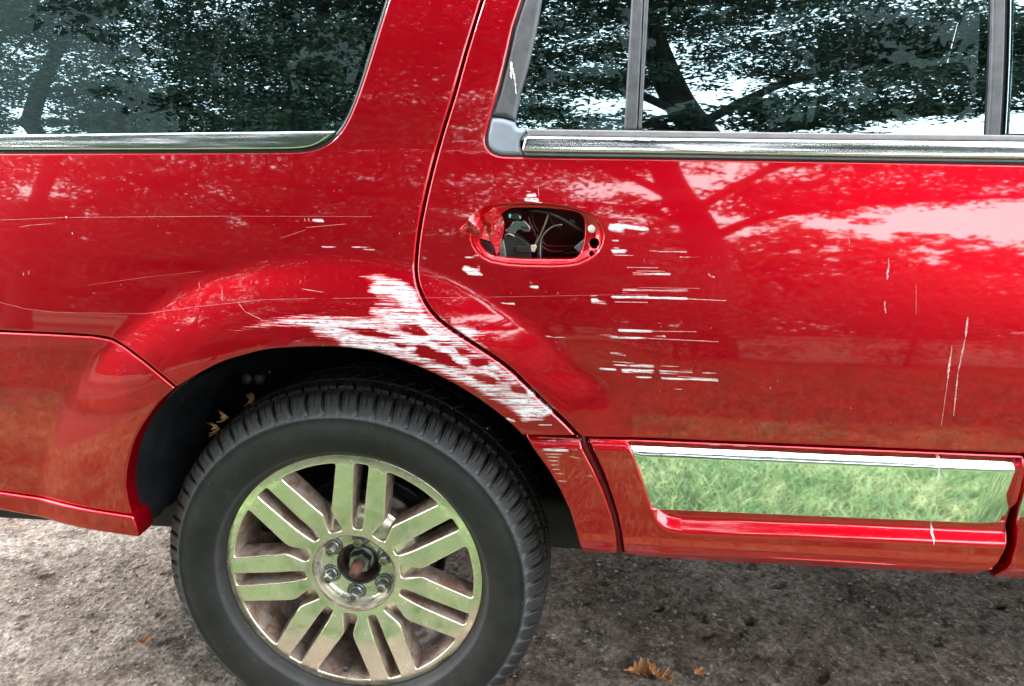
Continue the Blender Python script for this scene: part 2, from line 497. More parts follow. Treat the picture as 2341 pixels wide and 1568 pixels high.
def tyremat():
    m, t, b = newmat('tyre_rubber')
    n = noise(t, 14, 8, .7); n2 = noise(t, 120, 4, .7)
    a = N_(t, 'ShaderNodeAttribute'); a.attribute_name = 'dust'
    c = ramp(t, n.outputs[0], [(.3, (.006, .006, .0065)), (.62, (.016, .016, .016)), (.8, (.045, .044, .043))])
    f = math_(t, 'MULTIPLY', a.outputs['Fac'], ramp(t, n2.outputs[0], [(.3, .5), (.6, 1.0)]).outputs[0])
    col = mixc(t, f, c.outputs[0], (.17, .19, .21))
    sp = noise(t, 230, 2, .5)
    col = mixc(t, ramp(t, sp.outputs[0], [(.74, 0.0), (.77, .5)]).outputs[0], col, (.22, .2, .17))
    t.links.new(col, b.inputs['Base Color'])
    b.inputs['Roughness'].default_value = .62; b.inputs['Specular IOR Level'].default_value = .35
    bump(t, b, math_(t, 'ADD', n2.outputs[0], math_(t, 'MULTIPLY', n.outputs[0], 2.0)), .45, .002)
    return m
M['tyre'] = tyremat()
def glassmat(name, refl=3.0, tint=(.20, .24, .24)):
    m, t, b = newmat(name)
    nt_ = t; out = nt_.nodes['Material Output']; nt_.nodes.remove(b)
    fr = N_(nt_, 'ShaderNodeFresnel'); fr.inputs[0].default_value = refl
    gl = N_(nt_, 'ShaderNodeBsdfGlossy'); gl.inputs['Roughness'].default_value = .008
    gl.inputs['Color'].default_value = (.64, .92, 1.0, 1)
    w = noise(nt_, 1, 2, .4, sc3=(1.2, 1, 2.2)); bp = N_(nt_, 'ShaderNodeBump'); bp.inputs['Strength'].default_value = .05; bp.inputs['Distance'].default_value = .02
    nt_.links.new(w.outputs[0], bp.inputs['Height']); nt_.links.new(bp.outputs[0], gl.inputs['Normal'])
    tr = N_(nt_, 'ShaderNodeBsdfTransparent'); tr.inputs['Color'].default_value = (*tint, 1)
    mx_ = N_(nt_, 'ShaderNodeMixShader')
    nt_.links.new(fr.outputs[0], mx_.inputs[0]); nt_.links.new(tr.outputs[0], mx_.inputs[1]); nt_.links.new(gl.outputs[0], mx_.inputs[2])
    # dust film and droplets on the pane
    df = N_(nt_, 'ShaderNodeBsdfDiffuse'); df.inputs[0].default_value = (.35, .36, .36, 1)
    n1 = noise(nt_, 1, 5, .7, sc3=(70, 1, 6)); n2 = noise(nt_, 150, 3, .6)
    f1 = ramp(nt_, n1.outputs[0], [(.5, .0), (.85, .025)]); f2 = ramp(nt_, n2.outputs[0], [(.74, 0.0), (.78, .10)])
    mx2 = N_(nt_, 'ShaderNodeMixShader'); nt_.links.new(math_(nt_, 'ADD', f1.outputs[0], f2.outputs[0]), mx2.inputs[0])
    nt_.links.new(mx_.outputs[0], mx2.inputs[1]); nt_.links.new(df.outputs[0], mx2.inputs[2])
    nt_.links.new(mx2.outputs[0], out.inputs[0])
    return m
M['glass'] = glassmat('tinted_window_glass')
M['glass_far'] = glassmat('far_window_glass', 1.5, (.035, .045, .045))
M['gloss_black'] = simple('gloss_black_cover', (.01, .012, .014), .04, nscale=None, coat=1)
def leafmat(name, c1, c2, trans=.25, rough=.5, sc=3):
    m, t, b = newmat(name)
    n = noise(t, sc, 3, .6)
    r = ramp(t, n.outputs[0], [(.3, c1), (.7, c2)]); t.links.new(r.outputs[0], b.inputs['Base Color'])
    b.inputs['Roughness'].default_value = rough
    if trans:
        tl = N_(t, 'ShaderNodeBsdfTranslucent'); t.links.new(r.outputs[0], tl.inputs[0])
        mx_ = N_(t, 'ShaderNodeMixShader'); mx_.inputs[0].default_value = trans
        out = t.nodes['Material Output']
        t.links.new(b.outputs[0], mx_.inputs[1]); t.links.new(tl.outputs[0], mx_.inputs[2]); t.links.new(mx_.outputs[0], out.inputs[0])
    return m
M['leaf'] = leafmat('oak_foliage', (.040, .082, .052), (.075, .12, .07), .3)
M['leaf_far'] = leafmat('far_foliage', (.035, .06, .03), (.06, .10, .05), .1, sc=.6)
M['bark'] = simple('tree_bark', (.045, .038, .03), .9, nscale=6, namt=.5, bstr=.8, bdist=.05)
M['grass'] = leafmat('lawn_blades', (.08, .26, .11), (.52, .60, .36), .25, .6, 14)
gt = M['grass'].node_tree                      # patches of dry and of lush growth
gr_ = [n for n in gt.nodes if n.type == 'VALTORGB'][0]; gp = noise(gt, 1.7, 5, .7)
gm = mixc(gt, 1.0, gr_.outputs[0], ramp(gt, gp.outputs[0], [(.36, (.30, .42, .28)), (.5, (.8, .9, .7)), (.64, (1.25, 1.1, 1.0))]).outputs[0], 'MULTIPLY')
for n in gt.nodes:
    if n.type == 'BSDF_PRINCIPLED': gt.links.new(gm, n.inputs['Base Color'])
    if n.type == 'BSDF_TRANSLUCENT': gt.links.new(gm, n.inputs[0])
M['dry_leaf'] = leafmat('dry_oak_leaf', (.42, .16, .05), (.60, .30, .12), .15, .6, 30)
M['grass_far'] = leafmat('shaded_lawn_blades', (.03, .08, .03), (.13, .18, .07), .2, .6, 14)  # darker copy of the lawn grass, tree shade put into its colour
M['dead_leaf'] = leafmat('brown_dead_leaf', (.16, .08, .035), (.34, .19, .08), .1, .6, 60)
M['twig'] = simple('dry_litter', (.22, .16, .11), .9, nscale=90, namt=.5)
def groundmat(name, dark=1.0):
    m, t, b = newmat(name)
    n1 = noise(t, 2.2, 8, .65); n2 = noise(t, 60, 8, .75); n3 = noise(t, 260, 4, .7)
    v = N_(t, 'ShaderNodeTexVoronoi'); v.inputs['Scale'].default_value = 95
    tcx = N_(t, 'ShaderNodeTexCoord'); t.links.new(tcx.outputs['Object'], v.inputs['Vector'])
    c = ramp(t, n2.outputs[0], [(.30, (.04, .036, .032)), (.46, (.15, .138, .125)), (.60, (.33, .31, .29)), (.72, (.50, .48, .46))])
    agg = ramp(t, v.outputs['Color'], [(.0, (.06, .055, .05)), (.55, (.22, .20, .185)), (.9, (.42, .40, .37)), (1, (.75, .73, .70))])
    col = mixc(t, ramp(t, n3.outputs[0], [(.42, 0.0), (.6, .65)]).outputs[0], c.outputs[0], agg.outputs[0])
    n4 = noise(t, 17, 6, .75)
    col = mixc(t, 1.0, col, ramp(t, n4.outputs[0], [(.36, (.28, .24, .21)), (.46, (.8, .77, .75)), (.6, (1.15, 1.15, 1.15))]).outputs[0], 'MULTIPLY')
    br = ramp(t, n1.outputs[0], [(.34, (.42, .35, .29)), (.5, (.80, .75, .70)), (.66, (1.12, 1.10, 1.08))])
    col = mixc(t, 1.0, col, br.outputs[0], 'MULTIPLY')
    col = mixc(t, 1.0, col, (1.42, 1.36, 1.30), 'MULTIPLY')
    t.links.new(col, b.inputs['Base Color']); b.inputs['Roughness'].default_value = .88
    b.inputs['Specular IOR Level'].default_value = .3
    h = math_(t, 'ADD', math_(t, 'MULTIPLY', n2.outputs[0], 1.0), math_(t, 'MULTIPLY', v.outputs['Distance'], .5))
    bump(t, b, math_(t, 'ADD', h, math_(t, 'MULTIPLY', n3.outputs[0], .6)), 1.0, .010)
    return m
M['ground'] = groundmat('worn_concrete')
M['stone'] = simple('gravel_stone', (.21, .195, .175), .8, nscale=40, namt=.6)
M['lawn'] = simple('lawn_soil', (.05, .07, .028), .95, nscale=8, namt=.5, bstr=.8, bdist=.03)
# ------------------------------------------------------------------ scratches and scrapes on the paint
def proj(x, z):
    P = np.stack([x, F(x, z), z], -1)-CAMP
    d = P@FW
    return 1170.5+FPX*(P@RT)/d, 784-FPX*(P@UP)/d
def T4(pts): return [((600+x/2.754)/1.09355, (660+y/2.754)/1.09355) for x, y in pts]
SCRAPE = T4([(840, 90), (930, 80), (1050, 95), (1150, 140), (1200, 180), (1235, 260), (1265, 330), (1345, 400), (1450, 470), (1570, 560), (1710, 650), (1840, 750),
    (1950, 840), (2020, 890), (2040, 930), (2090, 950), (2170, 1000), (2080, 1060), (2000, 1060), (1960, 1085), (1930, 1040), (1880, 1000), (1750, 935), (1620, 855),
    (1500, 800), (1350, 725), (1150, 665), (980, 622), (780, 592), (690, 580), (690, 530), (600, 490), (520, 470), (480, 430), (300, 420), (0, 452), (-60, 455), (150, 405),
    (400, 365), (560, 368), (800, 372), (1000, 378), (900, 345), (900, 310), (1100, 300), (1120, 275), (940, 276), (1080, 262), (1070, 238), (950, 218), (890, 180), (900, 150), (930, 120)])
ISLES = [T4(q) for q in (
    [(690, 440), (900, 450), (1080, 495), (1160, 525), (1000, 515), (830, 485)], [(1080, 415), (1220, 415), (1310, 495), (1230, 495), (1120, 460)],
    [(1225, 555), (1300, 568), (1430, 620), (1490, 680), (1570, 725), (1450, 705), (1250, 645), (1200, 610)], [(1320, 535), (1490, 548), (1400, 565)],
    [(1480, 578), (1560, 588), (1650, 622), (1520, 632)], [(1565, 645), (1690, 648), (1725, 690), (1640, 715), (1585, 690)],
    [(1570, 765), (1700, 758), (1770, 790), (1745, 825), (1640, 805)], [(1760, 768), (1890, 780), (1800, 803)], [(1850, 828), (1965, 850), (1985, 905), (1880, 885)],
    [(1050, 535), (1160, 570), (1100, 585)], [(1715, 735), (1805, 740), (1780, 758)], [(800, 595), (950, 600), (900, 612), (800, 605)])]
# x0, y0, x1, y1, half width, strength  (thin single scratches)
LINES = [
 (0, 503, 150, 497, 1.3, .5), (150, 497, 500, 494, 1.3, .6), (500, 494, 850, 495, 1.1, .35), (45, 519, 75, 514, 1.1, .3), (75, 514, 120, 511, 1.1, .3),
 (0, 691, 60, 706, 1.2, .3), (60, 706, 130, 714, 1.2, .3), (130, 714, 330, 717, 1.2, .32), (330, 717, 450, 701, 1.4, .42), (450, 701, 600, 685, 1.4, .4), (600, 685, 720, 682, 1.2, .3),
 (760, 682, 900, 680, 1.2, .35), (960, 681, 1180, 678, 1.2, .22), (1180, 678, 1480, 672, 1.2, .22), (200, 652, 330, 634, 1.0, .16), (330, 634, 460, 620, 1.0, .14),
 (150, 494, 152, 499, 3.4, .8), (165, 531, 166, 536, 3.8, .8), (696, 498, 698, 506, 1.6, .7), (705, 498, 707, 506, 1.5, .7), (716, 503, 738, 504, 3.5, .95),
 (735, 564, 770, 566, 2.5, .6), (805, 567, 860, 563, 3.0, .6), (830, 570, 858, 571, 2, .6), (690, 660, 740, 668, 1.4, .4), (545, 692, 560, 712, 1.3, .35), (560, 712, 600, 731, 1.3, .35),
 (580, 690, 640, 700, 3.5, .22), (600, 695, 650, 702, 3, .2), (66, 618, 66, 628, 2, .4), (54, 622, 54, 630, 2, .4), (508, 655, 508, 690, 1.2, .3), (455, 645, 457, 660, 1.2, .3),
 (700, 520, 790, 512, 2.0, .22), (640, 545, 700, 525, 1.3, .15),
 (1203, 437, 1213, 438, 2, .7), (1206, 447, 1222, 446, 5, .9), (1203, 456, 1228, 458, 5, .95), (1225, 462, 1240, 463, 1.6, .8), (1230, 425, 1232, 450, 1.0, .5),
 (1066, 587, 1092, 585, 3, .8), (1068, 599, 1094, 598, 2.2, .6), (1061, 610, 1095, 607, 2.4, .8), (1060, 616, 1096, 614, 3, .85), (1063, 623, 1098, 620, 2.4, .7), (1068, 629, 1100, 627, 3, .9),
 (1213, 648, 1222, 650, 3, .7), (1216, 657, 1228, 656, 4, .9), (1145, 692, 1165, 695, 2, .8), (1155, 696, 1177, 694, 2.4, .8), (1350, 676, 1366, 675, 2, .7), (1352, 683, 1366, 683, 2.5, .8), (1352, 690, 1384, 692, 3.4, .9),
 (1398, 520, 1420, 522, 9, .95), (1410, 515, 1478, 524, 6, .85), (1415, 505, 1470, 503, 3, .6), (1425, 497, 1470, 499, 2, .5), (1470, 518, 1482, 528, 3, .6), (1400, 549, 1413, 549, 2.6, .9), (1402, 566, 1416, 568, 2.2, .8), (1402, 574, 1428, 574, 5.5, .95), (1402, 583, 1447, 584, 1.5, .6),
 (1508, 575, 1570, 575, 2.2, .75), (1485, 573, 1570, 577, 1.4, .6), (1555, 589, 1622, 591, 2.3, .9), (1433, 611, 1505, 612, 1.7, .6), (1448, 626, 1530, 628, 5.0, .55), (1455, 619, 1520, 620, 2, .45), (1620, 629, 1632, 633, 2.5, .7),
 (1425, 665, 1572, 663, 4.2, .62), (1400, 680, 1480, 678, 4, .95), (1480, 679, 1570, 683, 3.0, .95), (1570, 683, 1660, 687, 1.6, .85), (1405, 690, 1480, 691, 1.9, .75), (1460, 657, 1600, 659, 1.4, .4),
 (1415, 755, 1490, 757, 4, .8), (1490, 757, 1592, 758, 2, .75), (1370, 766, 1420, 770, 2.8, .85), (1398, 772, 1520, 770, 2.5, .85), (1480, 773, 1642, 781, 2.2, .9), (1247, 768, 1262, 770, 2, .7), (1262, 771, 1292, 771, 1.5, .6),
 (1395, 806, 1430, 812, 3, .75), (1405, 833, 1492, 836, 4, .6), (1400, 826, 1450, 830, 2, .5), (1425, 847, 1490, 849, 6, .8), (1372, 843, 1408, 846, 3, .85), (1510, 836, 1552, 838, 1.6, .5), (1510, 850, 1582, 851, 5, .75), (1605, 852, 1638, 853, 1.8, .6),
 (1452, 860, 1487, 864, 2.5, .9), (1513, 865, 1640, 870, 3.6, .95), (1550, 860, 1640, 866, 1.5, .5), (1540, 889, 1560, 890, 1.5, .5),
 (2031, 590, 2032, 615, 1.6, .6), (2030, 612, 2028, 640, 3.2, .8), (2023, 688, 2022, 700, 2.2, .6), (2023, 700, 2025, 715, 3, .7), (2094, 650, 2094, 720, 1.2, .3),
 (2212, 725, 2207, 770, 4.0, .65), (2207, 770, 2190, 850, 2.6, .55), (2190, 850, 2180, 950, 2.6, .55), (2176, 790, 2172, 830, 1.5, .5), (2172, 815, 2166, 870, 3.6, .75), (2166, 870, 2152, 972, 2, .6), (2170, 1008, 2167, 1030, 3.4, .7),
 (2420, 400, 2421, 402, 1, .1), (1760, 884, 1762, 890, 1.6, .5), (1940, 540, 1942, 560, 1.4, .3),
 (1240, 1020, 1290, 1021, 2.5, .7), (1240, 1026, 1320, 1029, 2.5, .55), (1243, 1033, 1300, 1034, 2.4, .65), (1246, 1041, 1285, 1041, 2, .6), (1250, 1048, 1278, 1048, 2, .6), (1254, 1056, 1276, 1057, 2, .55), (1258, 1066, 1278, 1066, 2, .5), (1262, 1076, 1280, 1076, 1.6, .45), (1268, 1085, 1288, 1086, 1.6, .5),
 (1302, 1045, 1325, 1049, 2, .5), (1330, 1086, 1356, 1088, 2.6, .8), (1275, 1102, 1295, 1103, 2, .6), (1228, 1008, 1330, 1009, 2, .4), (1231, 970, 1260, 973, 3, .55), (1160, 958, 1175, 963, 4, .6)]
rl = random.Random(5)
for _ in range(120):                    # small chips all over
    u = rl.uniform(0, 2340); v = rl.uniform(380, 1230); q = rl.uniform(.5, 1.1)
    LINES.append((u, v, u+rl.uniform(-1, 1), v+rl.uniform(1, 4), q, rl.uniform(.3, .7)))
GAPSTREAK = T4([(1290, 300), (1360, 345), (1420, 380), (1440, 425), (1530, 420), (1620, 430), (1640, 465), (1700, 480), (1690, 498), (1600, 500), (1720, 590), (1690, 590), (1600, 540), (1500, 470), (1400, 400), (1330, 350)])
def WEAR(x, z):
    u, v = proj(x, z)
    P = np.stack([u, v], -1)
    w = np.zeros(len(u)); l = np.zeros(len(u))
    near = (u > 500) & (u < 1430) & (v > 620) & (v < 1100)
    if near.any():
        Q = P[near]
        d, _ = segdist(Q, SCRAPE); s = np.where(inside(Q, SCRAPE), d, -d)
        val = np.clip(.5+s/26, 0, 1)*1.0
        for isl in ISLES:
            d2, _ = segdist(Q, isl); s2 = np.where(inside(Q, isl), d2, -d2)
            val = np.minimum(val, np.clip(.50-s2/14, .12, 1)+np.clip(-s2/30, 0, 1))
        d3, _ = segdist(Q, GAPSTREAK); s3 = np.where(inside(Q, GAPSTREAK), d3, -d3)
        val = np.maximum(val, np.clip(.36+s3/18, 0, .75))
        val[val < .2] = 0
        fadex = np.clip((Q[:, 0]-500)/150, 0, 1)
        w[near] = np.minimum(val*1.0, .71)*(.55+.45*fadex)
    for x0, y0, x1, y1, hw, st in LINES:
        if hw < 2.3 or abs(y1-y0) > abs(x1-x0)*2: continue
        lo_u, hi_u = min(x0, x1)-12, max(x0, x1)+12; lo_v, hi_v = min(y0, y1)-12, max(y0, y1)+12
        m = (u > lo_u) & (u < hi_u) & (v > lo_v) & (v < hi_v)
        if not m.any(): continue
        Q = P[m]; A = np.array([x0, y0]); Dv = np.array([x1-x0, y1-y0]); L2 = (Dv**2).sum()+1e-9
        t = np.clip(((Q-A)@Dv)/L2, 0, 1); d = np.linalg.norm(Q-(A+t[:, None]*Dv), axis=1)
        hw2 = max(hw, 1.1)
        val = st*np.clip(1.35-d/(hw2*1.1), 0, 1)
        val = np.where(d > hw2*1.9, 0, val)
        l[m] = np.maximum(l[m], val)
    return w, l
def fine_zone(x, z):
    u, v = proj(x, z)
    return (u > -10) & (u < 2350) & (v > 378) & (v < 1280)

mt_, t_, b_ = newmat('scratched_paint')
a_ = N_(t_, 'ShaderNodeAttribute'); a_.attribute_name = 'line'; n_ = noise(t_, 300, 3, .6)
f_ = math_(t_, 'MULTIPLY', a_.outputs['Fac'], ramp(t_, n_.outputs[0], [(.3, .35), (.6, 1.15)]).outputs[0], True)
t_.links.new(mixc(t_, f_, (.34, .012, .025), (.66, .62, .64)), b_.inputs['Base Color']); b_.inputs['Roughness'].default_value = .5
M['scratch'] = mt_
M['dropping'] = simple('dried_dropping', (.62, .61, .57), .8, nscale=200, namt=.25)
# ------------------------------------------------------------------ the vehicle
car = tag(empty('suv', (0, 0, 0)), 'damaged dark red sport utility vehicle with a torn-off rear door handle', 'car')
XL = -1.20
gap = [(1102, 0), (1066, 117), (1038, 218), (1008, 315), (980, 421), (960, 518), (952, 584), (951, 625), (960, 665), (985, 711), (1027, 750), (1093, 793), (1156, 836), (1199.5, 876), (1246, 922), (1296, 969), (1324, 1000)]
gapL = smooth([(u-3.2, v) if v < 640 else (u-2.8, v+2.6) for u, v in gap], 4)
gapR = smooth([(u+3.2, v) if v < 640 else (u+2.8, v-2.6) for u, v in gap], 4)
arch = [(1197, 998), (1163, 965), (1113, 925.8), (1047, 883), (980, 849), (914, 823), (848, 803), (781, 794), (698, 793.5), (615, 799), (559.7, 811.5), (508.7, 827), (457.7, 852), (402, 886)]
seamb = [(400, 882), (365, 853), (330, 824), (285, 791), (255, 774), (210, 766), (120, 761), (0, 756)]
zl = lambda v: S(-60, v)[1]
# rear side window opening
wl_ = [(0, 350), (300, 349), (600, 348), (690, 346), (722, 340), (750, 328), (772, 308), (790, 283), (810, 240), (835, 170), (860, 90), (885, 10), (915, -90), (985, -370)]
q_open = SL(smooth(wl_, 4)) + [(S(985, -370)[0]-.02, 1.745), (-1.02, 1.745), (-1.10, 1.70), (-1.13, 1.30), (-1.10, S(0, 350)[1]+.004)]
quarter = SL([(1232, -425), (1190, -290), (1150, -160)]) + SL(gapL) + SL([(1321, 996), (1200, 995)]) + SL(smooth(arch, 4)) + SL(smooth(seamb, 4)) + [(-.9, .905), (XL, .905), (XL-.02, 1.3), (XL+.05, 1.86), (-.5, 1.90), (S(1232, -425)[0], 1.90)]
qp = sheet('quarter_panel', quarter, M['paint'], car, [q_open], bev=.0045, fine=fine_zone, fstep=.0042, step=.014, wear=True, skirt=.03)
# rear bumper side
bump_o = SL([(-0, 759.5), (120, 764.5), (210, 769.5), (253, 777.5), (283, 795), (328, 829), (362, 857), (397, 886)]) + SL(smooth([(397, 890), (366, 917), (330, 965), (305, 1012), (291, 1066), (287, 1110), (293, 1150), (300, 1175)], 4)) \
    + SL([(294, 1177), (150, 1151), (0, 1123)]) + [(XL, .565), (XL-.03, .60), (XL-.03, .902), (-.9, .902)]
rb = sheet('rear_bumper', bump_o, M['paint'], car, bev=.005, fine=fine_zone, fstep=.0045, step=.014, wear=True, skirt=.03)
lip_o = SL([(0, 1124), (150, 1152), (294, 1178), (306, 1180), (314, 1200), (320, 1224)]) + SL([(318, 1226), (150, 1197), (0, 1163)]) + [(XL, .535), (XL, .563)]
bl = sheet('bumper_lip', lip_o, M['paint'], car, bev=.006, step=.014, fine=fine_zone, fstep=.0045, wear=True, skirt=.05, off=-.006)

# rear door
d_open = SL(smooth([(2420, -400), (1303, -400)], 1)) + SL([(1227, -130), (1192, 0), (1172, 61), (1152.6, 147), (1135.5, 215.5), (1118, 274)]) + SL(smooth([(1113, 295), (1109, 316), (1110.5, 332), (1121, 347.5), (1140, 356), (1165, 358.5)], 4)) + SL([(1300, 360), (1536, 363), (2000, 370), (2341, 376), (2412, 377)])
U2 = lambda cx, cy: ((1100+cx/4.682)/1.09355, (460+cy/4.682)/1.09355)
h_out = [U2(*q) for q in [(370, 620), (390, 710), (440, 790), (510, 855), (600, 900), (780, 935), (1000, 950), (1300, 955), (1500, 945), (1620, 925), (1700, 890), (1790, 840), (1850, 780), (1895, 700), (1910, 620), (1900, 540), (1870, 470), (1820, 410), (1750, 360), (1640, 315), (1500, 280), (1350, 255), (1200, 243), (1050, 238), (900, 240), (760, 242), (650, 252), (570, 270), (500, 300), (440, 350), (400, 420), (375, 520)]]
h_hole = [U2(*q) for q in [(455, 640), (470, 710), (520, 780), (580, 825), (650, 850), (780, 870), (900, 878), (1100, 885), (1300, 886), (1450, 886), (1560, 882), (1610, 860), (1650, 810), (1675, 740), (1692, 650), (1698, 560), (1694, 470), (1680, 400), (1645, 355), (1600, 330), (1500, 312), (1400, 300), (1250, 288), (1100, 283), (950, 282), (850, 285), (800, 298), (740, 335), (690, 380), (560, 470), (490, 550)]]
handle_outer = SL(h_out); handle_hole = SL(h_hole)
dr_right = [(2350, 1046), (2385, 1010), (2412, 940), (2424, 850), (2427, 700), (2428, 377), (2430, 100), (2440, -425)]
door_o = SL([(1239, -425), (1197, -290), (1157, -160)]) + SL(gapR)[0:] + SL([(1345, 999.5), (1432, 1001.5), (1900, 1020), (2341, 1038)]) + SL(dr_right)
door = tag(empty('rear_door', (0, 0, 0), car), 'rear door with scraped paint and an open handle cavity')
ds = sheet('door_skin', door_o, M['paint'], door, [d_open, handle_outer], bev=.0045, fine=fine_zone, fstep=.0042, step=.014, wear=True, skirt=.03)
# handle recess: dished ring with the hole and the three openings on its right side
hc = [S(1353.8, 525.4), S(1358.8, 558), S(1353.2, 582)]
def circ2(c, rx, rz=None, n=20):
    rz = rz or rx
    return [(c[0]+rx*math.cos(2*math.pi*i/n), c[1]+rz*math.sin(2*math.pi*i/n)) for i in range(n)]
HO = np.array(resample(handle_outer, .006))
def Hrec(x, z):
    P = np.stack([np.ravel(x), np.ravel(z)], -1)
    d, _ = segdist(P, HO)
    dep = .009*np.clip(d/.014, 0, 1)**1.3
    return F(x, z)+.0045+dep.reshape(np.shape(x))
ring = sheet('handle_recess', handle_outer, M['paint'], door, [handle_hole, circ2(hc[1], .0085), circ2(hc[2], .0048)], H=Hrec, bev=.0022, step=.006, skirt=.012, ostep=.004, wear=True)
plug = lathe('hole_plug', [(0, -.004), (.0048, -.0035), (.0072, -.001), (.0082, .003), (.0082, .008)], 20, simple('white_plastic', (.75, .76, .76), .4), door, (hc[0][0], float(Hrec(*hc[0])), hc[0][1]))
# inside of the handle cavity
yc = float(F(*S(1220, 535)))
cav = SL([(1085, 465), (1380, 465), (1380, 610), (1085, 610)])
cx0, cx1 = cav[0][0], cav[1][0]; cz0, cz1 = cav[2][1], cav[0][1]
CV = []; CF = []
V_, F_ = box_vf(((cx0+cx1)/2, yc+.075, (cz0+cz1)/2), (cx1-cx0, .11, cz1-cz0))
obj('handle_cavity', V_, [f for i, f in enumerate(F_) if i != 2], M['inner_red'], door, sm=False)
def cavp(cx, cy, d): return tuple(PL(*U2(cx, cy), yc+d))
def ctube(name, pts, r, mat): return tube(name, smooth([cavp(*p) for p in pts], 5), r, mat, door, 8)
ctube('latch_cable', [(980, 310, .05), (1150, 315, .03), (1300, 350, .025), (1450, 420, .03), (1600, 510, .035), (1700, 560, .04)], .0032, M['steel_dark'])
ctube('latch_rod', [(1275, 340, .03), (1230, 470, .03), (1160, 620, .028), (1100, 730, .025)], .0018, simple('rod_brass', (.25, .2, .13), .4, .8))
ctube('wire', [(1430, 475, .03), (1330, 490, .03), (1230, 570, .03), (1180, 660, .03), (1170, 870, .03)], .0016, M['steel'])
ctube('wire', [(1075, 330, .05), (1090, 450, .05), (1150, 560, .05)], .0022, M['black'])
ctube('inner_ridge', [(1180, 640, .065), (1220, 700, .065), (1290, 725, .065), (1600, 725, .065)], .0028, M['inner_red'])
ctube('inner_ridge', [(1170, 700, .06), (1230, 760, .06), (1300, 785, .06), (1450, 790, .06)], .003, M['inner_red'])
ctube('inner_ridge', [(1460, 810, .06), (1560, 805, .06), (1640, 800, .06)], .003, M['inner_red'])
def cavpoly(name, pts, d, thick, mat, bev=.0015):
    n = len(pts); A = [cavp(x, y, d) for x, y in pts]; B = [(a[0], a[1]+thick, a[2]) for a in A]
    o = obj(name, A+B, [tuple(range(n)), tuple(reversed(range(n, 2*n)))]+[(i, i+n, (i+1) % n+n, (i+1) % n) for i in range(n)], mat, door, sm=False)
    b = o.modifiers.new('bevel', 'BEVEL'); b.width = bev; b.segments = 2
    return o
ctube('wire', [(900, 310, .045), (905, 350, .04), (880, 380, .03)], .0014, M['black'])
ctube('latch_spring', [(1030, 380, .045), (1060, 470, .045), (1100, 560, .045), (1110, 620, .045)], .0026, M['inner_red'])
ctube('wire', [(1280, 310, .055), (1290, 400, .05), (1330, 470, .05), (1420, 520, .045)], .002, M['steel_dark'])
ctube('latch_rod', [(760, 600, .012), (800, 585, .010), (850, 600, .012), (870, 615, .014)], .0016, M['steel'])
cavpoly('lock_block', [(745, 620), (870, 590), (960, 640), (1060, 720), (1065, 880), (745, 875)], .022, .04, M['black'])
cavpoly('lock_block', [(880, 730), (1050, 725), (1060, 800), (890, 800)], .016, .01, M['dark'])
cavpoly('lock_bracket', [(750, 540), (810, 510), (850, 440), (900, 430), (940, 440), (985, 425), (1040, 480), (1065, 520), (1050, 560), (990, 560), (940, 530), (900, 545), (880, 590), (830, 580), (780, 570)], .018, .008, simple('galvanised_bracket', (.22, .25, .26), .3, .9), .002)
cavpoly('bracket_slot', [(945, 490), (1020, 495), (1040, 520), (1010, 530), (950, 515)], .0165, .003, M['dark'], .0005)
cavpoly('connector', [(790, 350), (900, 345), (960, 380), (930, 420), (830, 410), (790, 390)], .02, .02, M['black'])
cavpoly('connector_pin', [(806, 350), (830, 352), (828, 398), (806, 396)], .0185, .004, simple('green_pin', (.12, .55, .48), .5), .0005)
cavpoly('connector_pin', [(922, 370), (944, 372), (946, 408), (930, 405)], .0185, .004, simple('green_pin_b', (.12, .55, .48), .5), .0005)
cavpoly('clip', [(1058, 720), (1120, 715), (1130, 745), (1105, 800), (1065, 790)], .015, .012, simple('yellowed_clip', (.45, .42, .33), .4))
cavpoly('cable_guide', [(1565, 745), (1690, 640), (1695, 790), (1640, 810)], .012, .004, M['grey_rubber'])
cavpoly('cable_guide', [(1510, 410), (1580, 415), (1580, 470), (1510, 470)], .03, .012, M['black'])
cavpoly('inner_rib', [(1120, 600), (1200, 640), (1185, 885), (1140, 885)], .03, .03, M['steel_dark'])
cavpoly('inner_plate', [(690, 720), (745, 640), (780, 860), (690, 860)], .02, .01, M['steel'])
cavpoly('inner_plate', [(470, 660), (610, 700), (640, 830), (560, 800)], .025, .01, M['steel_dark'])
# torn piece of skin bent outwards at the left end of the hole
fl = {'a': (228, 528, -.046), 'b': (335, 425, -.038), 'c': (350, 378, -.030), 'd': (398, 352, -.024), 'e': (432, 288, -.038), 'f': (456, 325, -.028), 'g': (462, 382, -.020), 'h': (530, 352, -.026),
      'i': (632, 278, -.024), 'j': (662, 290, -.020), 'k': (735, 400, .002), 'l': (747, 480, .010), 'm': (735, 580, .012), 'n': (700, 710, .010), 'o': (664, 846, .006), 'p': (640, 770, .000), 'q': (618, 700, -.004),
      'r': (588, 668, -.010), 's': (480, 638, -.020), 't': (360, 600, -.028), 'u': (330, 580, -.022), 'v': (420, 500, -.044), 'w': (530, 470, -.014), 'x': (600, 480, -.022), 'y': (660, 560, -.010)}
ks = list(fl); ix = {k_: i for i, k_ in enumerate(ks)}
FV = [PL(*U2(fl[k_][0], fl[k_][1]), yc+fl[k_][2]) for k_ in ks]
FT = ['abu', 'bcv', 'bvu', 'cdv', 'def', 'dfg', 'dgv', 'gwv', 'ghw', 'hxw', 'hix', 'ijx', 'jkx', 'klx', 'lyx', 'lmy', 'mny', 'nqy', 'nop', 'npq', 'qry', 'rsw', 'rwx', 'rxy', 'sutw', 'utv', 'tsv', 'svw']
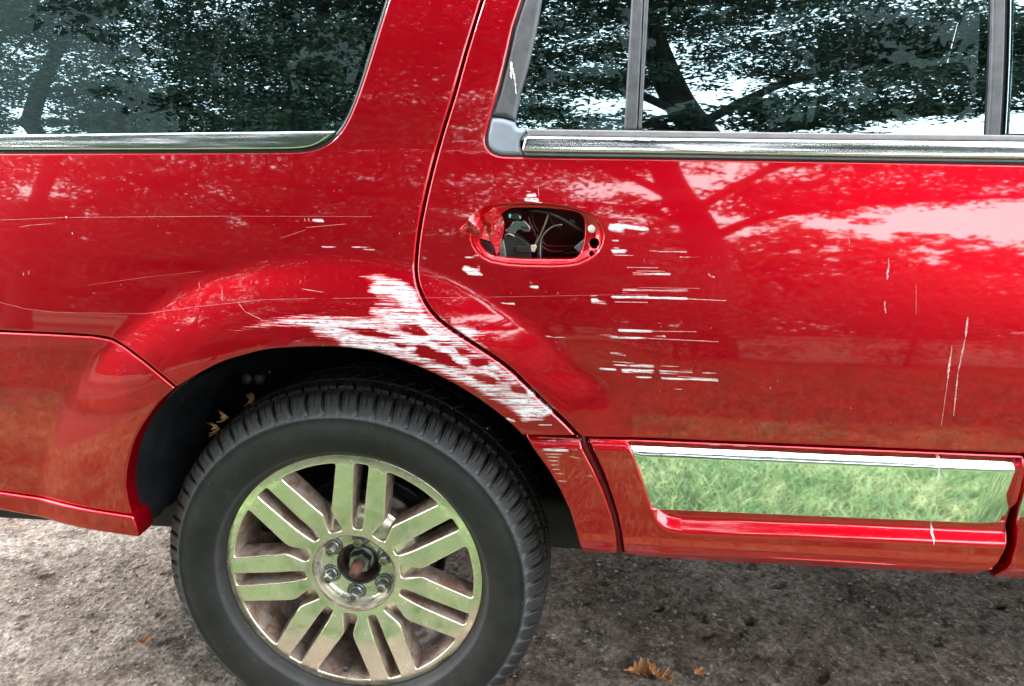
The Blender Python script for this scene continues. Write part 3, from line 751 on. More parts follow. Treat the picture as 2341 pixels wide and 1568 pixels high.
FT = [f for f in FT if f != 'sutw'] + ['stu'] if False else [f for f in FT if len(f) == 3]
tf = obj('torn_skin_flap', FV, [tuple(ix[c] for c in f) for f in FT], None, door, sm=False)
tf['label'] = 'torn and creased flap of red door skin bent outwards'
mt, t_, b_ = newmat('torn_red_paint')
n_ = noise(t_, 1, 5, .7, sc3=(45, 40, 90))
c_ = mixc(t_, ramp(t_, n_.outputs[0], [(.52, 0.0), (.66, .9)]).outputs[0], (.52, .003, .010), (.62, .62, .66))
t_.links.new(c_, b_.inputs['Base Color']); b_.inputs['Metallic'].default_value = .4; b_.inputs['Roughness'].default_value = .3; b_.inputs['Coat Weight'].default_value = .8
tf.data.materials.append(mt)
so = tf.modifiers.new('solid', 'SOLIDIFY'); so.thickness = .0014
sb = tf.modifiers.new('sub', 'SUBSURF'); sb.levels = 2; sb.render_levels = 2; sb.subdivision_type = 'SIMPLE'

# ---- glazing and trims of the door
def strip(name, top, bot, mat, parent, off, bev, skirt=.015, H=F, fine=None, wear=False, step=.014, n=4):
    return sheet(name, SL(smooth(top, n))+SL(smooth(bot, n))[::-1], mat, parent, off=off, bev=bev, skirt=skirt, H=H, step=step, fine=fine, wear=wear)
sheet('window_glass', SL([(1505, -400), (1483, 0), (1467, 300), (2262, 312), (2272, 0), (2289, -400)]), M['glass'], door, off=.011, bev=.001, skirt=.004, step=.05)
sheet('vent_glass', SL([(1326, -400), (1237, 0), (1208, 147), (1188, 215), (1176, 270), (1178, 292), (1188, 300), (1430, 303), (1448, 0), (1468, -400)]), M['glass'], door, off=.011, bev=.001, skirt=.004, step=.05)
sheet('pillar_trim', SL([(1196, 0), (1176, 61), (1157, 147), (1139.5, 215.5), (1121, 266), (1150, 268), (1177, 277), (1179, 269), (1189.5, 215.5), (1209, 147), (1226, 73), (1238.5, 0), (1327, -400), (1306, -400)]), M['grey_rubber'], door, off=.002, bev=.009, skirt=.012)
sheet('trim_corner', SL(smooth([(1121, 268), (1150, 270), (1177, 279)], 3)+smooth([(1179, 286), (1183, 291), (1192, 294.5), (1202, 295.5), (1206, 302), (1198, 309), (1190, 318), (1188, 335), (1194, 349), (1200, 354)], 2)+[(1190, 357), (1150, 356)]+smooth([(1140, 354), (1124, 346), (1114, 332), (1112.5, 316), (1114, 300), (1121, 268)], 3)), M['grey_light'], door, off=.0, bev=.010, skirt=.012, step=.008)
sheet('division_bar', SL([(1468, -400), (1444, 0), (1426.8, 297), (1457, 297), (1471.5, 0), (1492, -400)]), M['grey_rubber'], door, off=.003, bev=.004, skirt=.012)
sheet('division_bar_edge', SL([(1494, -400), (1473, 0), (1459, 297), (1466.5, 297), (1483.5, 0), (1506, -400)]), M['grey_rubber'], door, off=.003, bev=.003, skirt=.012)
sheet('pillar_bar', SL([(2288, -400), (2272, 0), (2260, 312), (2289.5, 313), (2301.6, 0), (2317, -400)]), M['grey_rubber'], door, off=.002, bev=.004, skirt=.012)
sheet('pillar_cover', SL([(2328, -400), (2311, 0), (2299, 313), (2422, 316), (2428, 0), (2436, -400)]), M['glass'], door, off=.001, bev=.006, skirt=.012)
sheet('pillar_gap_seal', SL([(2317, -400), (2301, 0), (2289, 313), (2300, 313), (2312, 0), (2329, -400)]), M['black'], door, off=.009, bev=.001, skirt=.012)
def belt_profile(ln):
    a, b = S(*ln[0]), S(*ln[1])
    def H(x, z):
        zm = np.interp(x, [a[0], b[0]], [a[1], b[1]]); q = np.clip(np.asarray(z)-zm, -.03, .03)
        return F(x, zm)+.17*q+.10*q+6*q*q
    return H
strip('belt_seal', [(1203, 295), (1430, 298), (1900, 304), (2341, 309), (2415, 310)], [(1207, 309), (1430, 313), (1900, 318), (2341, 322), (2415, 323)], M['belt_seal'], door, -.001, .003)
strip('belt_chrome', [(1200, 310.5), (1300, 311.5), (1536, 314.5), (1900, 319), (2341, 323), (2418, 324)], [(1193, 346), (1300, 348), (1536, 351), (1900, 357), (2341, 363), (2418, 364)], M['chrome'], door, -.009, .005, .02, H=belt_profile([(1200, 329), (2341, 343)]), step=.005)
strip('belt_lower_lip', [(1196, 347), (1300, 349), (1536, 352), (1900, 358), (2341, 364), (2418, 365)], [(1200, 355.5), (1300, 357), (1536, 360), (1900, 365.5), (2341, 371.5), (2418, 372.5)], M['grey_light'], door, .0, .003, .01)
def seal_path(name, pts, r, dep, parent, mat=None, closed=False):
    P = [(x, float(F(x, z))+dep, z) for x, z in pts]
    return tube(name, P, r, mat or M['black'], parent, 6)
seal_path('opening_seal', d_open[1:], .004, .008, door)
# blind rubber frame inside the openings, keeps light out of the gaps
# ---- quarter window
qwin = tag(empty('rear_side_window', (0, 0, 0), car))
qg = [(x, z) for x, z in q_open]
cq = np.mean(qg, 0)
QI = np.array(resample(q_open, .01))
if area(QI) < 0: QI = QI[::-1]
Tn = np.roll(QI, -1, 0)-np.roll(QI, 1, 0); Tn /= np.linalg.norm(Tn, axis=1)[:, None]+1e-9
QS = QI+np.stack([-Tn[:, 1], Tn[:, 0]], -1)*.006
sheet('window_glass', [tuple(q) for q in QS], M['glass'], qwin, off=.006, bev=.001, skirt=.004, step=.05)
seal_path('window_seal', list(map(tuple, QI))+[tuple(QI[0])], .0055, .006, qwin)
qt_top = [(-60, 308.5), (0, 307.5), (300, 304), (500, 301.5), (700, 299.5), (764, 298.5)]
qt_bot = [(-60, 343), (0, 343), (300, 342.5), (600, 341.5), (690, 339), (722, 331), (745, 317), (766, 301)]
tr_o = [(-1.09, S(-60, 308)[1])]+SL(smooth(qt_top, 3))+SL(smooth(qt_bot, 3))[::-1]+[(-1.09, S(-60, 343)[1])]
sheet('chrome_trim', tr_o, M['chrome'], qwin, H=belt_profile([(0, 325), (760, 320)]), off=-.004, bev=.004, skirt=.012, step=.005)

# ---- lower cladding
XB = lambda u: S(u, 1050)[0]
qc_o = SL([(1199, 1002), (1325, 1005), (1332, 1029), (1356.7, 1076), (1379, 1124.5), (1399, 1180), (1409, 1224), (1413, 1275), (1332, 1272), (1321, 1228.7), (1303.6, 1173), (1281, 1124.5), (1255, 1080), (1224, 1038)])
zc_top = S(1260, 1002)[1]
def Hc(x, z):
    """sill level mouldings: flat face with a rounded shoulder on top and a curl at the bottom"""
    y = np.interp(z, [.42, .485, .51, .525, .54, .62, .70, .715, .725, .735, .74], [.030, .006, -.010, -.013, -.0105, -.010, -.010, -.0105, -.007, .001, .008])
    return F(x, z)*0+np.interp(z, zz, yy)+y+.030*np.clip(-np.asarray(x, float), 0, None)**2
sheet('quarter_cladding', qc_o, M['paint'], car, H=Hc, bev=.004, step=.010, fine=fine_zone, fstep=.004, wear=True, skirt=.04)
ch_tl, ch_bl = (1436, 1009), (1491, 1164)
chrome_o = SL([(1436, 1007.5), (1900, 1026), (2337, 1044.5)])+SL([(2333, 1084), (2319, 1144), (2305, 1199)])+SL([(1900, 1182), (1497, 1166.5)])+SL([(1488, 1160), (1478, 1128), (1464, 1088), (1449, 1046)])
dc_o = SL([(1345, 1004), (1432, 1006)])+SL([(1900, 1024), (2338, 1042)])+SL(smooth([(2338, 1047), (2333.5, 1083.6), (2319, 1144), (2303, 1199), (2300.6, 1222.8), (2287.6, 1257), (2266.6, 1285.8), (2248, 1304), (2235, 1316)], 3))+SL([(2012, 1306.8), (1560, 1283), (1429, 1275.5)])+SL([(1423, 1224), (1414, 1180), (1401, 1135.6), (1383, 1084.6), (1365.6, 1047), (1350, 1014)])
lowc = np.array(SL(smooth([(1489, 1150), (1494, 1175), (1503, 1194), (1518, 1207), (1540, 1213), (1600, 1218), (1900, 1230), (2200, 1243), (2300, 1247)], 5)))
leftx = lowc[:, 0].min()
chp = np.array(chrome_o)
zcb = lambda x: np.interp(x, [S(1491, 1165)[0], S(2305, 1199)[0]], [S(1491, 1165)[1], S(2305, 1199)[1]])
pk = SL([(1434, 1004), (1449, 1046), (1464, 1088), (1478, 1128), (1487, 1156)])+[tuple(q) for q in lowc]+SL([(2330, 1260), (2380, 1000)])
PK = np.array(resample(pk, .01))
def Hd(x, z):
    x = np.asarray(x, float); z = np.asarray(z, float)
    y = Hc(x, z)
    zl_ = np.interp(x, lowc[:, 0], lowc[:, 1])
    dz = z-zl_; inx = (x > leftx) & (x < S(2318, 1230)[0])
    top_ = zcb(x)+.05
    sm_ = np.clip(dz/.034, 0, 1); sm_ = sm_*sm_*(3-2*sm_)
    ex = np.clip((x-leftx)/.014, 0, 1)*np.clip((S(2318, 1230)[0]-x)/.02, 0, 1); ex = ex*ex*(3-2*ex)
    dep = np.where(inx, .015*sm_*ex, 0)*np.clip((top_-z)/.02, 0, 1)
    ln = np.interp(x, [S(1510, 1268)[0], S(2240, 1300)[0]], [S(1510, 1262)[1], S(2240, 1293)[1]])
    rid = -.0035*np.exp(-((z-ln)/.0035)**2)*(x > S(1508, 1262)[0])
    return y+dep+rid
ch_hole = SL([(1436, 1010), (1900, 1029), (2333, 1047)])+SL([(2330, 1084), (2317, 1140), (2303, 1195)])+SL([(1900, 1178), (1498, 1163)])+SL([(1489, 1158), (1479, 1128), (1465, 1088), (1450, 1046)])
clad = tag(empty('door_cladding', (0, 0, 0), door))
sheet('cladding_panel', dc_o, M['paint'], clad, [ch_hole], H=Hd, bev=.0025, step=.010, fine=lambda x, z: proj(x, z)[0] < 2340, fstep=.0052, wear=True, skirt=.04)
def Hch(x, z):
    x = np.asarray(x, float); z = np.asarray(z, float)
    zt_ = np.interp(x, [S(1436, 1008)[0], S(2337, 1044)[0]], [S(1436, 1008)[1], S(2337, 1044)[1]])
    b = np.interp(zt_-z, [-.01, 0, .002, .0185, .0205, .3], [.024, .0185, .0175, .0005, -.0006, .007])
    xe = S(2322, 1100)[0]
    rgt = np.clip((x-(xe-.035-(.735-z)*.2))/.045, 0, 1.5)**2*.005
    return np.interp(z, zz, yy)-.004+b+rgt
sheet('chrome_inlay', chrome_o, M['chrome_panel'], clad, H=Hch, bev=.0022, step=.012, skirt=.02)
# thin scratches and chips: fine ribbons lying on the paint
def scratches(name, sel, Hf, parent, off=0.0, lines=None, mat='scratch'):
    V, Fc, A = [], [], []
    for x0, y0, x1, y1, hw, st in (lines or LINES):
        if (hw >= 2.3 and abs(y1-y0) <= abs(x1-x0)*2) or not sel((x0+x1)/2, (y0+y1)/2): continue
        L = math.hypot(x1-x0, y1-y0); n = max(2, int(L/(9 if hw < 2.3 else 4))+1)
        nx, ny = -(y1-y0)/(L+1e-6), (x1-x0)/(L+1e-6); b = len(V)
        long_ = L > 60 and hw < 2.3
        for i in range(n+1):
            s = i/n; u = x0+(x1-x0)*s; v = y0+(y1-y0)*s
            w = hw*(.42 if long_ else .75)*(1 if long_ else max(.12, math.sin(math.pi*min(max(s, .04), .96)))**.5)
            for sg in (-1, 1):
                jw = w*(rl.uniform(.6, 1.15) if hw < 2.3 else rl.uniform(.25, 1.3))
                x, z = S(u+nx*jw*sg, v+ny*jw*sg)
                V.append((x, float(Hf(x, z))+off-.0004, z)); A.append(st*rl.uniform(.55, 1)*(.6 if L > 100 and hw < 2.3 else 1))
            if i: Fc.append((b+2*i-2, b+2*i-1, b+2*i+1, b+2*i))
    o = obj(name, V, Fc, M[mat], parent)
    at = o.data.attributes.new('line', 'FLOAT', 'POINT'); at.data.foreach_set('value', np.array(A, np.float32))
    return tag(o, kind='stuff')
def gapu(v): return np.interp(v, [p[1] for p in gap], [p[0] for p in gap])
isb = lambda u, v: (v > 770 and u < 290) or (v > 760 and u < 200)
scratches('fine_scratches', lambda u, v: u < gapu(v)-6 and v < 990 and not isb(u, v), F, car)
scratches('fine_scratches', lambda u, v: isb(u, v) and v < 1120, F, rb)
scratches('fine_scratches', lambda u, v: u > gapu(v)+6 and v < 995 and u < 2345 and not (1080 < u < 1385 and 468 < v < 606), F, door)
ones = lambda u, v: True
scratches('dropping_streak', ones, Hch, clad, -.0003, [(2149, 1030, 2146, 1062, 6, 1.9), (2147, 1055, 2143, 1075, 4.5, 1.9), (2144, 1072, 2140, 1102, 6, 1.9)], 'dropping')
scratches('dropping_streak', ones, Hd, clad, -.0003, [(2133, 1182, 2131, 1200, 1.6, .6), (2131, 1200, 2129, 1237, 4.6, 1.9)], 'dropping')
scratches('dropping_streak', ones, lambda x, z: F(x, z)+.002, door, -.0004, [(1168, 140, 1172, 165, 6, 1.3), (1167, 160, 1169, 180, 3.5, 1.2), (1172, 160, 1178, 185, 4.5, 1.3), (1176, 180, 1180, 205, 2.4, 1.4), (1179, 200, 1180, 215, 2.8, 1.4)], 'dropping')
scratches('fine_scratches', lambda u, v: 1230 < u < 1400 and v > 1008, Hc, car)
# front door pieces that show at the right edge of the picture
fd = tag(empty('front_door', (0, 0, 0), car))
fdr = 2.18
fd_open = SL([(2452, 378)])+[(1.95, S(2452, 378)[1]), (2.02, 1.30), (1.62, 1.74)]+SL([(2462, -385)])
fd_o = SL(dr_right[::-1][1:] and [(u+7, v) for u, v in dr_right[::-1]])+SL([(2352, 1047)])+[(fdr, .738), (fdr+.06, 1.23), (2.10, 1.34), (1.66, 1.80)]
sheet('door_skin', fd_o, M['paint_plain'], fd, [fd_open], bev=.0045, step=.016, skirt=.03)
sheet('window_glass', [(x, z) for x, z in fd_open], M['glass'], fd, off=.011, bev=.001, skirt=.004, step=.06)
fc_o = SL([(2346, 1049), (2341, 1090), (2322, 1204), (2316.5, 1243.8), (2303, 1283), (2277, 1326.5)])+[(fdr, .492), (fdr, .735)]
sheet('cladding_panel', fc_o, M['paint_plain'], fd, H=lambda x, z: Hc(x, z)+.010*((z > .60) & (z < .72)), bev=.005, step=.012, skirt=.04)
sheet('chrome_inlay', SL([(2350, 1050), (2343, 1100), (2324, 1201)])+[(fdr-.06, .605), (fdr-.02, .733)], M['chrome_panel'], fd, H=lambda x, z: Hch(x, z)*0+np.interp(z, zz, yy)-.006+np.interp(z, [.6, .71, .735], [.007, 0, .01]), bev=.002, step=.014, skirt=.02)
# front wing, bonnet, roof and the far side: the rest of the vehicle
fa = [(3.02+.50*math.cos(a), HZ+.50*math.sin(a)) for a in np.linspace(math.pi*.985, .02, 26)]
sheet('front_wing', [(2.27, .50), (2.26, 1.235), (2.40, 1.26), (3.75, 1.17), (3.86, 1.05), (3.86, .50)]+fa[::-1], M['paint_plain'], car, bev=.006, step=.03, skirt=.04)
def slab(name, pts, y0, y1, mat, parent, sm=False):
    n = len(pts)
    V = [(x, y0, z) for x, z in pts]+[(x, y1, z) for x, z in pts]
    return obj(name, V, [tuple(range(n)), tuple(reversed(range(n, 2*n)))]+[(i, i+n, (i+1) % n+n, (i+1) % n) for i in range(n)], mat, parent, sm=sm)
YF = 1.90; 
# roof as a curved sheet
NU, NV = 24, 20; RV = []
for i in range(NU):
    x = -1.15+i*(2.85+.0)/(NU-1)
    for j in range(NV):
        s = j/(NV-1); y = .30+(YF-.60)*s
        RV.append((x, y, 1.905+.05*math.sin(s*math.pi)+.01*math.sin((x+1.15)/2.85*math.pi)))
obj('roof', RV, grid_faces(NU, NV), M['paint_plain'], car)
rr_o = [(-1.15, 1.895), (-1.15, 1.83)]
RV = []
for i in range(NU):
    x = -1.15+i*2.85/(NU-1)
    for j in range(8):
        z = 1.905-j*(.105/7) if x > 0.35 else 1.905-j*(.007)
        RV.append((x, float(F(x, z))+(.001), z))
obj('roof_rail_panel', RV, grid_faces(NU, 8), M['paint_plain'], car)
RV = []
for i in range(NU):
    x = -1.15+i*2.85/(NU-1)
    a = float(F(x, 1.905))
    for j in range(5): RV.append((x, a+(.302-a)*j/4, 1.905+.004*j))
obj('roof_edge', RV, grid_faces(NU, 5), M['paint_plain'], car)
# far side: the same outline, thickened, with window openings as separate panes
def YY(z): return YF-float(np.interp(z, zz, yy))
def farstrip(name, x0, x1, z0, z1, mat, n=10, dy=0):
    V = []
    for i in range(n+1):
        z = z0+(z1-z0)*i/n
        for x in (x0, x1): V.append((x, YY(z)+dy, z))
    if mat is not M['glass_far'] and z0 > 1.2:
        obj('pillar_lining', [(v[0], v[1]-.02, v[2]) for v in V], grid_faces(n+1, 2), M['dark'], car)
    return obj(name, V, grid_faces(n+1, 2), mat, car)
for x0, x1, z0, z1 in ((.50, 2.52, .50, 1.235), (-1.2, -.50, .50, 1.235), (-.50, .50, .90, 1.235), (2.52, 3.52, .90, 1.2), (3.52, 3.86, .5, 1.15), (-1.15, 1.75, 1.74, 1.905), (-1.2, -1.08, 1.235, 1.74), (-.10, .12, 1.235, 1.74), (1.02, 1.14, 1.235, 1.74)):
    farstrip('far_side_panel', x0, x1, z0, z1, M['paint_plain'])
for x0, x1 in ((-1.08, -.10), (.12, 1.02), (1.14, 1.80)):
    farstrip('far_window', x0, x1, 1.235, 1.74, M['glass_far'])
obj('far_window', [(1.80, YY(1.24), 1.24), (2.30, YY(1.24)-.05, 1.26), (1.70, YY(1.88)-.12, 1.90), (1.80, YY(1.74), 1.74)], [(0, 1, 2, 3)], M['glass_far'], car)
tube('windscreen_pillar', [(2.34, YF-.09, 1.25), (1.72, YF-.27, 1.90)], .035, M['paint_plain'], car)
tube('windscreen_pillar', [(2.34, .09, 1.25), (1.72, .27, 1.90)], .035, M['paint_plain'], car)
obj('bonnet', [(2.3, .03, 1.255), (3.75, .06, 1.17), (3.88, .2, 1.02), (2.3, YF-.03, 1.255), (3.75, YF-.06, 1.17), (3.88, YF-.2, 1.02)], [(0, 1, 4, 3), (1, 2, 5, 4)], M['paint_plain'], car)
obj('front_fascia', [(3.88, .2, 1.02), (3.88, YF-.2, 1.02), (3.90, YF-.2, .35), (3.90, .2, .35), (3.86, 0, .5), (3.86, 0, 1.05), (3.86, YF, .5), (3.86, YF, 1.05)], [(0, 1, 2, 3), (0, 3, 4, 5), (1, 7, 6, 2)], M['paint_plain'], car)
obj('windscreen', [(2.3, .12, 1.26), (2.3, YF-.12, 1.26), (1.70, YF-.3, 1.90), (1.70, .3, 1.90)], [(0, 1, 2, 3)], M['glass_far'], car)
box('rear_pillar', (-1.14, YF-.16, 1.50), (.16, .10, .80), M['dark'], car, .02, (R(12), 0, 0))
obj('tailgate', [(-1.19, .09, .55), (-1.19, YF-.09, .55), (-1.205, YF-.09, 1.24), (-1.205, .09, 1.24), (-1.15, YF-.28, 1.90), (-1.15, .28, 1.90)], [(0, 1, 2, 3)], M['paint_plain'], car)
obj('rear_glass', [(-1.205, .12, 1.24), (-1.205, YF-.12, 1.24), (-1.15, YF-.30, 1.90), (-1.15, .30, 1.90)], [(0, 1, 2, 3)], M['glass_far'], car)
# inner body behind the skins, with the window and wheel openings left free
ib_o = [(-1.18, .50), (-.47, .50)]+[(.515*math.cos(a), HZ+.515*math.sin(a)) for a in np.linspace(math.pi*.93, math.pi*.07, 30)]+[(.50, .50), (2.30, .50), (2.30, 1.22), (1.75, 1.88), (-1.12, 1.88)]
hole_d = SL([(1316, -380), (1196, 150), (1160, 310), (1200, 330), (1800, 336), (2270, 338), (2300, -380)])
hole_f = SL([(2462, -375), (2452, 340)])+[(1.95, 1.26), (2.0, 1.30), (1.60, 1.73)]
hcav = [(cx0+.004, cz0+.004), (cx1-.004, cz0+.004), (cx1-.004, cz1-.004), (cx0+.004, cz1-.004)]
sheet('inner_body', ib_o, M['dark'], car, [[tuple(q) for q in (QI+np.stack([-Tn[:, 1], Tn[:, 0]], -1)*.03)], hole_d, hole_f, hcav], off=.05, bev=.002, step=.04, skirt=.02, ostep=.02)
# door shut strips, seen dark red in the wide gap between the mouldings
RV = []
gc = [(1330, 1003), (1341, 1030), (1364, 1076), (1387, 1124.5), (1406, 1180), (1417, 1224), (1421, 1272)]
for u, v in gc:
    x, z = S(u, v)
    RV += [(x-.011, float(F(x, z))+.016, z), (x-.002, float(F(x, z))+.010, z), (x+.004, float(F(x, z))+.016, z), (x+.012, float(F(x, z))+.022, z)]
obj('door_shut_flange', RV, grid_faces(len(gc), 4), M['inner_red'], car)
# underside
box('underbody', (1.35, YF/2, .47), (5.0, YF-.22, .12), M['dark'], car, .02)
box('underbody', (.0, YF/2, .60), (1.05, .80, .3), M['dark'], car, .02)
tube('rear_axle', [(0, .25, HZ), (0, YF-.2, HZ)], .05, M['steel_dark'], car, 14)
lathe('axle_housing', [(0, -.16), (.08, -.14), (.15, -.05), (.16, 0), (.15, .06), (.08, .14), (0, .16)], 20, M['steel_dark'], car, (0, YF/2, HZ))
tube('trailing_arm', [(.05, .33, HZ-.02), (.40, .42, .42), (.9, .5, .44)], .028, M['rust'], car, 8)
tube('shock_absorber', [(-.10, .36, .36), (-.14, .42, .72)], .032, M['steel_dark'], car, 12)
sp = [(.09*math.cos(t)+.10, .42+.06*math.sin(t), .42+t*.011) for t in np.linspace(0, 2*math.pi*4, 70)]
tube('coil_spring', sp, .009, M['steel_dark'], car, 6)
lathe('bracket_bolt', [(0, -.004), (.012, -.004), (.014, 0), (.014, .02)], 8, M['rust'], car, (.505, .17, .60))
# side sill below the doors, well inboard
box('sill_beam', (1.40, .16, .50), (1.7, .16, .13), M['dark'], car, .02)

# interior
inter = tag(empty('interior', (0, 0, 0), car))
fab = simple('seat_cloth', (.06, .06, .058), .85, nscale=60); trimc = simple('interior_trim', (.12, .12, .115), .6, nscale=12)
for x in (-.35, .75, 1.75):
    for y in ((.76, 1.28) if x < 0 else (.42, 1.0, 1.56) if x < 1 else (.42, 1.50)):
        zz_ = .10 if x < 0 else 0
        box('seat_back', (x, y, 1.04+zz_*.3), (.16, .46, .60), fab, inter, .06, (0, R(-14), 0))
        box('headrest', (x-.09, y, 1.43), (.10, .27, .17), fab, inter, .045, (0, R(-10), 0))
        box('seat_cushion', (x+.28, y, .76+zz_), (.50, .46, .16), fab, inter, .05)
box('cargo_floor', (-.30, YF/2, .90), (1.5, .78, .03), M['dark'], inter, .01)
box('cabin_floor', (1.4, YF/2, .60), (1.9, 1.6, .04), M['dark'], inter, .01)
box('wheel_house', (-.02, .36, 1.02), (1.30, .42, .06), M['dark'], inter, .02)
obj('roof_lining', [(-1.1, .32, 1.87), (1.65, .32, 1.87), (1.65, YF-.32, 1.87), (-1.1, YF-.32, 1.87)], [(0, 1, 2, 3)], trimc, inter)
box('window_ledge', (-.5, .26, 1.235), (1.25, .09, .02), trimc, inter, .008)
tube('seat_belt', [(-.62, .30, 1.72), (-.52, .31, 1.50), (-.40, .33, 1.26)], .012, M['black'], inter, 6)
tube('seat_belt', [(.42, .28, 1.74), (.48, .29, 1.5), (.60, .32, 1.25)], .012, M['black'], inter, 6)
box('dashboard', (2.15, YF/2, 1.13), (.4, 1.5, .22), M['dark'], inter, .06)
# ------------------------------------------------------------------ wheel well
NA = 48; prof = [(.0, 0), (.006, .03), (.004, .06), (.0, .10), (-.012, .14), (-.014, .20), (-.012, .26), (-.10, .36), (-.32, .40)]
LV = []
for i in range(NA):
    a = R(170-(170-14)*i/(NA-1))
    for dr, dy in prof:
        rr = .512+dr+.012*max(0, math.cos(a))**2*0
        LV.append((rr*math.cos(a), .022+dy, HZ+rr*math.sin(a)))
lin = obj('wheel_arch_liner', LV, grid_faces(NA, len(prof)), M['liner'], car)
# liner front part behind the bumper, ribbed
LV = []; LN = 26
for i in range(LN):
    s = i/(LN-1); v = 900+(1218-900)*s
    u = np.interp(v, [890, 917, 965, 1012, 1066, 1110, 1150, 1175, 1222], [400, 368, 332, 307, 293, 290, 296, 303, 322])
    P = PL(u, v, float(F(*S(u, v)))+.012)
    for j in range(12):
        q = j/11
        LV.append((P[0]-.004+.055*q-.008*math.sin(q*math.pi)+.0035*math.sin(j*2.6), P[1]+.23*q, P[2]+(.012*q if s < .9 else .03*q)))
obj('liner_flap', LV, grid_faces(LN, 12), M['liner'], car)
for u, v in ((565, 866), (592, 866)):
    d = rayd(u, v); P = PL(u, v, .26)
    lathe('liner_rivet', [(0, -.006), (.009, -.005), (.013, 0), (.013, .01)], 14, simple('rivet_grey', (.035, .035, .038), .5), car, (P[0], .255, P[2]))

# ------------------------------------------------------------------ rear wheel
wheel = tag(empty('wheel', (0, 0, HZ), car), 'rear wheel with seven pairs of chromed spokes and no centre cap')
def to_xz(r, a): return (r*math.cos(R(a)), r*math.sin(R(a)))
def rimH(x, z):
    r = np.sqrt(np.asarray(x)**2+np.asarray(z)**2)
    return np.interp(r, [0, .088, .12, .16, .25, .258, .272], [.014, .012, .007, .002, -.001, .0005, .004])
holes = []
A0 = 82.8; ST = 360/7
def rounded(pts, rad, n=4):
    out = []; m = len(pts)
    for i in range(m):
        p = np.array(pts[i]); a = np.array(pts[i-1]); b = np.array(pts[(i+1) % m])
        da = (a-p); db = (b-p); la = np.linalg.norm(da); lb = np.linalg.norm(db); q = min(rad, la*.45, lb*.45)
        p0 = p+da/la*q; p1 = p+db/lb*q
        for j in range(n+1):
            t = j/n; out.append(tuple((1-t)**2*p0+2*t*(1-t)*p+t*t*p1))
    return out
for k_ in range(7):
    c = A0+k_*ST
    # slot inside a pair
    s = [to_xz(.2545, c+3.3), to_xz(.2545, c-3.3), to_xz(.13, c-5.0), to_xz(.104, c-4.8), to_xz(.104, c+4.8), to_xz(.13, c+5.0)]
    holes.append(rounded(s, .006))
    w = c+ST/2
    out = [to_xz(.2525, w+13.8-27.6*j/8) for j in range(9)]
    s = out+[to_xz(.150, w-4.2), to_xz(.142, w-3.8), to_xz(.101, w-8.8), to_xz(.0985, w), to_xz(.101, w+8.8), to_xz(.142, w+3.8), to_xz(.150, w+4.2)]
    holes.append(rounded(s, .007, 3))
circle = [to_xz(.272, a) for a in np.linspace(0, 360, 121)[:-1]]
hubc = [to_xz(.0875, a) for a in np.linspace(0, 360, 61)[:-1]]
rim = sheet('rim', circle, M['rim'], wheel, holes+[hubc], H=rimH, bev=.0035, step=.008, skirt=.0, ostep=.004)
# walls of the openings (cast sides, dirty), drafted inwards
WV = []; WF = []
for hp in holes:
    P = resample(hp, .006); n = len(P); o_ = len(WV)
    c = P.mean(0); y0 = rimH(P[:, 0], P[:, 1])+.0032
    T = np.roll(P, -1, 0)-np.roll(P, 1, 0); T /= np.linalg.norm(T, axis=1)[:, None]+1e-9
    Nn = np.stack([-T[:, 1], T[:, 0]], -1)*(1 if area(P) > 0 else -1)
    narrow = np.clip((np.linalg.norm(P, axis=1)-.10)/.12, .12, 1)[:, None]
    for q, dy in ((0, 0), (.0012, .004), (.0035, .02), (.0055, .042)):
        Q = P+Nn*q*(narrow if True else 1)
        for i in range(n): WV.append((Q[i, 0], y0[i]+dy, Q[i, 1]))
    WF += grid_faces(4, n, False, True, o_)
rs = obj('rim_recess', WV, WF, M['rim_side'], wheel)
# web between the spokes near the hub
lathe('rim_web', [(.089, .017), (.10, .020), (.118, .026), (.140, .034), (.150, .046), (.148, .06)], 84, M['rim'], wheel)
# hub pocket, bore and face
lathe('hub_pocket', [(.0875, .0145), (.0862, .0165), (.0835, .032), (.081, .045), (.076, .0475), (.060, .048), (.0465, .047), (.0445, .049), (.0435, .056)], 90, chromemat('hub_chrome', (.78, .78, .66), .14, .35, (.36, .26, .13), 30, .05), wheel)
lathe('hub_pocket_edge', [(.0895, .0125), (.0885, .0108), (.0868, .0118), (.0862, .0170)], 90, M['rim_side'], wheel)
lathe('centre_bore', [(.0437, .052), (.042, .060), (.041, .085), (.036, .088), (.0, .088)], 48, M['rust'], wheel)
lathe('bore_lip', [(.0475, .0462), (.0455, .0445), (.0436, .046), (.0432, .060)], 48, M['steel_dark'], wheel)
def hexlathe(name, r, y0, y1, mat, c, parent, seg=6, cham=.15, rot=0):
    V = []; rs_ = [(r*(1-cham), y0), (r, y0+(y1-y0)*.15), (r, y1)]
    for i in range(seg):
        a = 2*math.pi*i/seg+rot
        for q, y in rs_: V.append((c[0]+q*math.cos(a), y+c[1], c[2]+q*math.sin(a)))
    Fc = grid_faces(seg, 3, True)
    Fc.append(tuple(i*3 for i in range(seg)))
    return obj(name, V, Fc, mat, parent, sm=False)
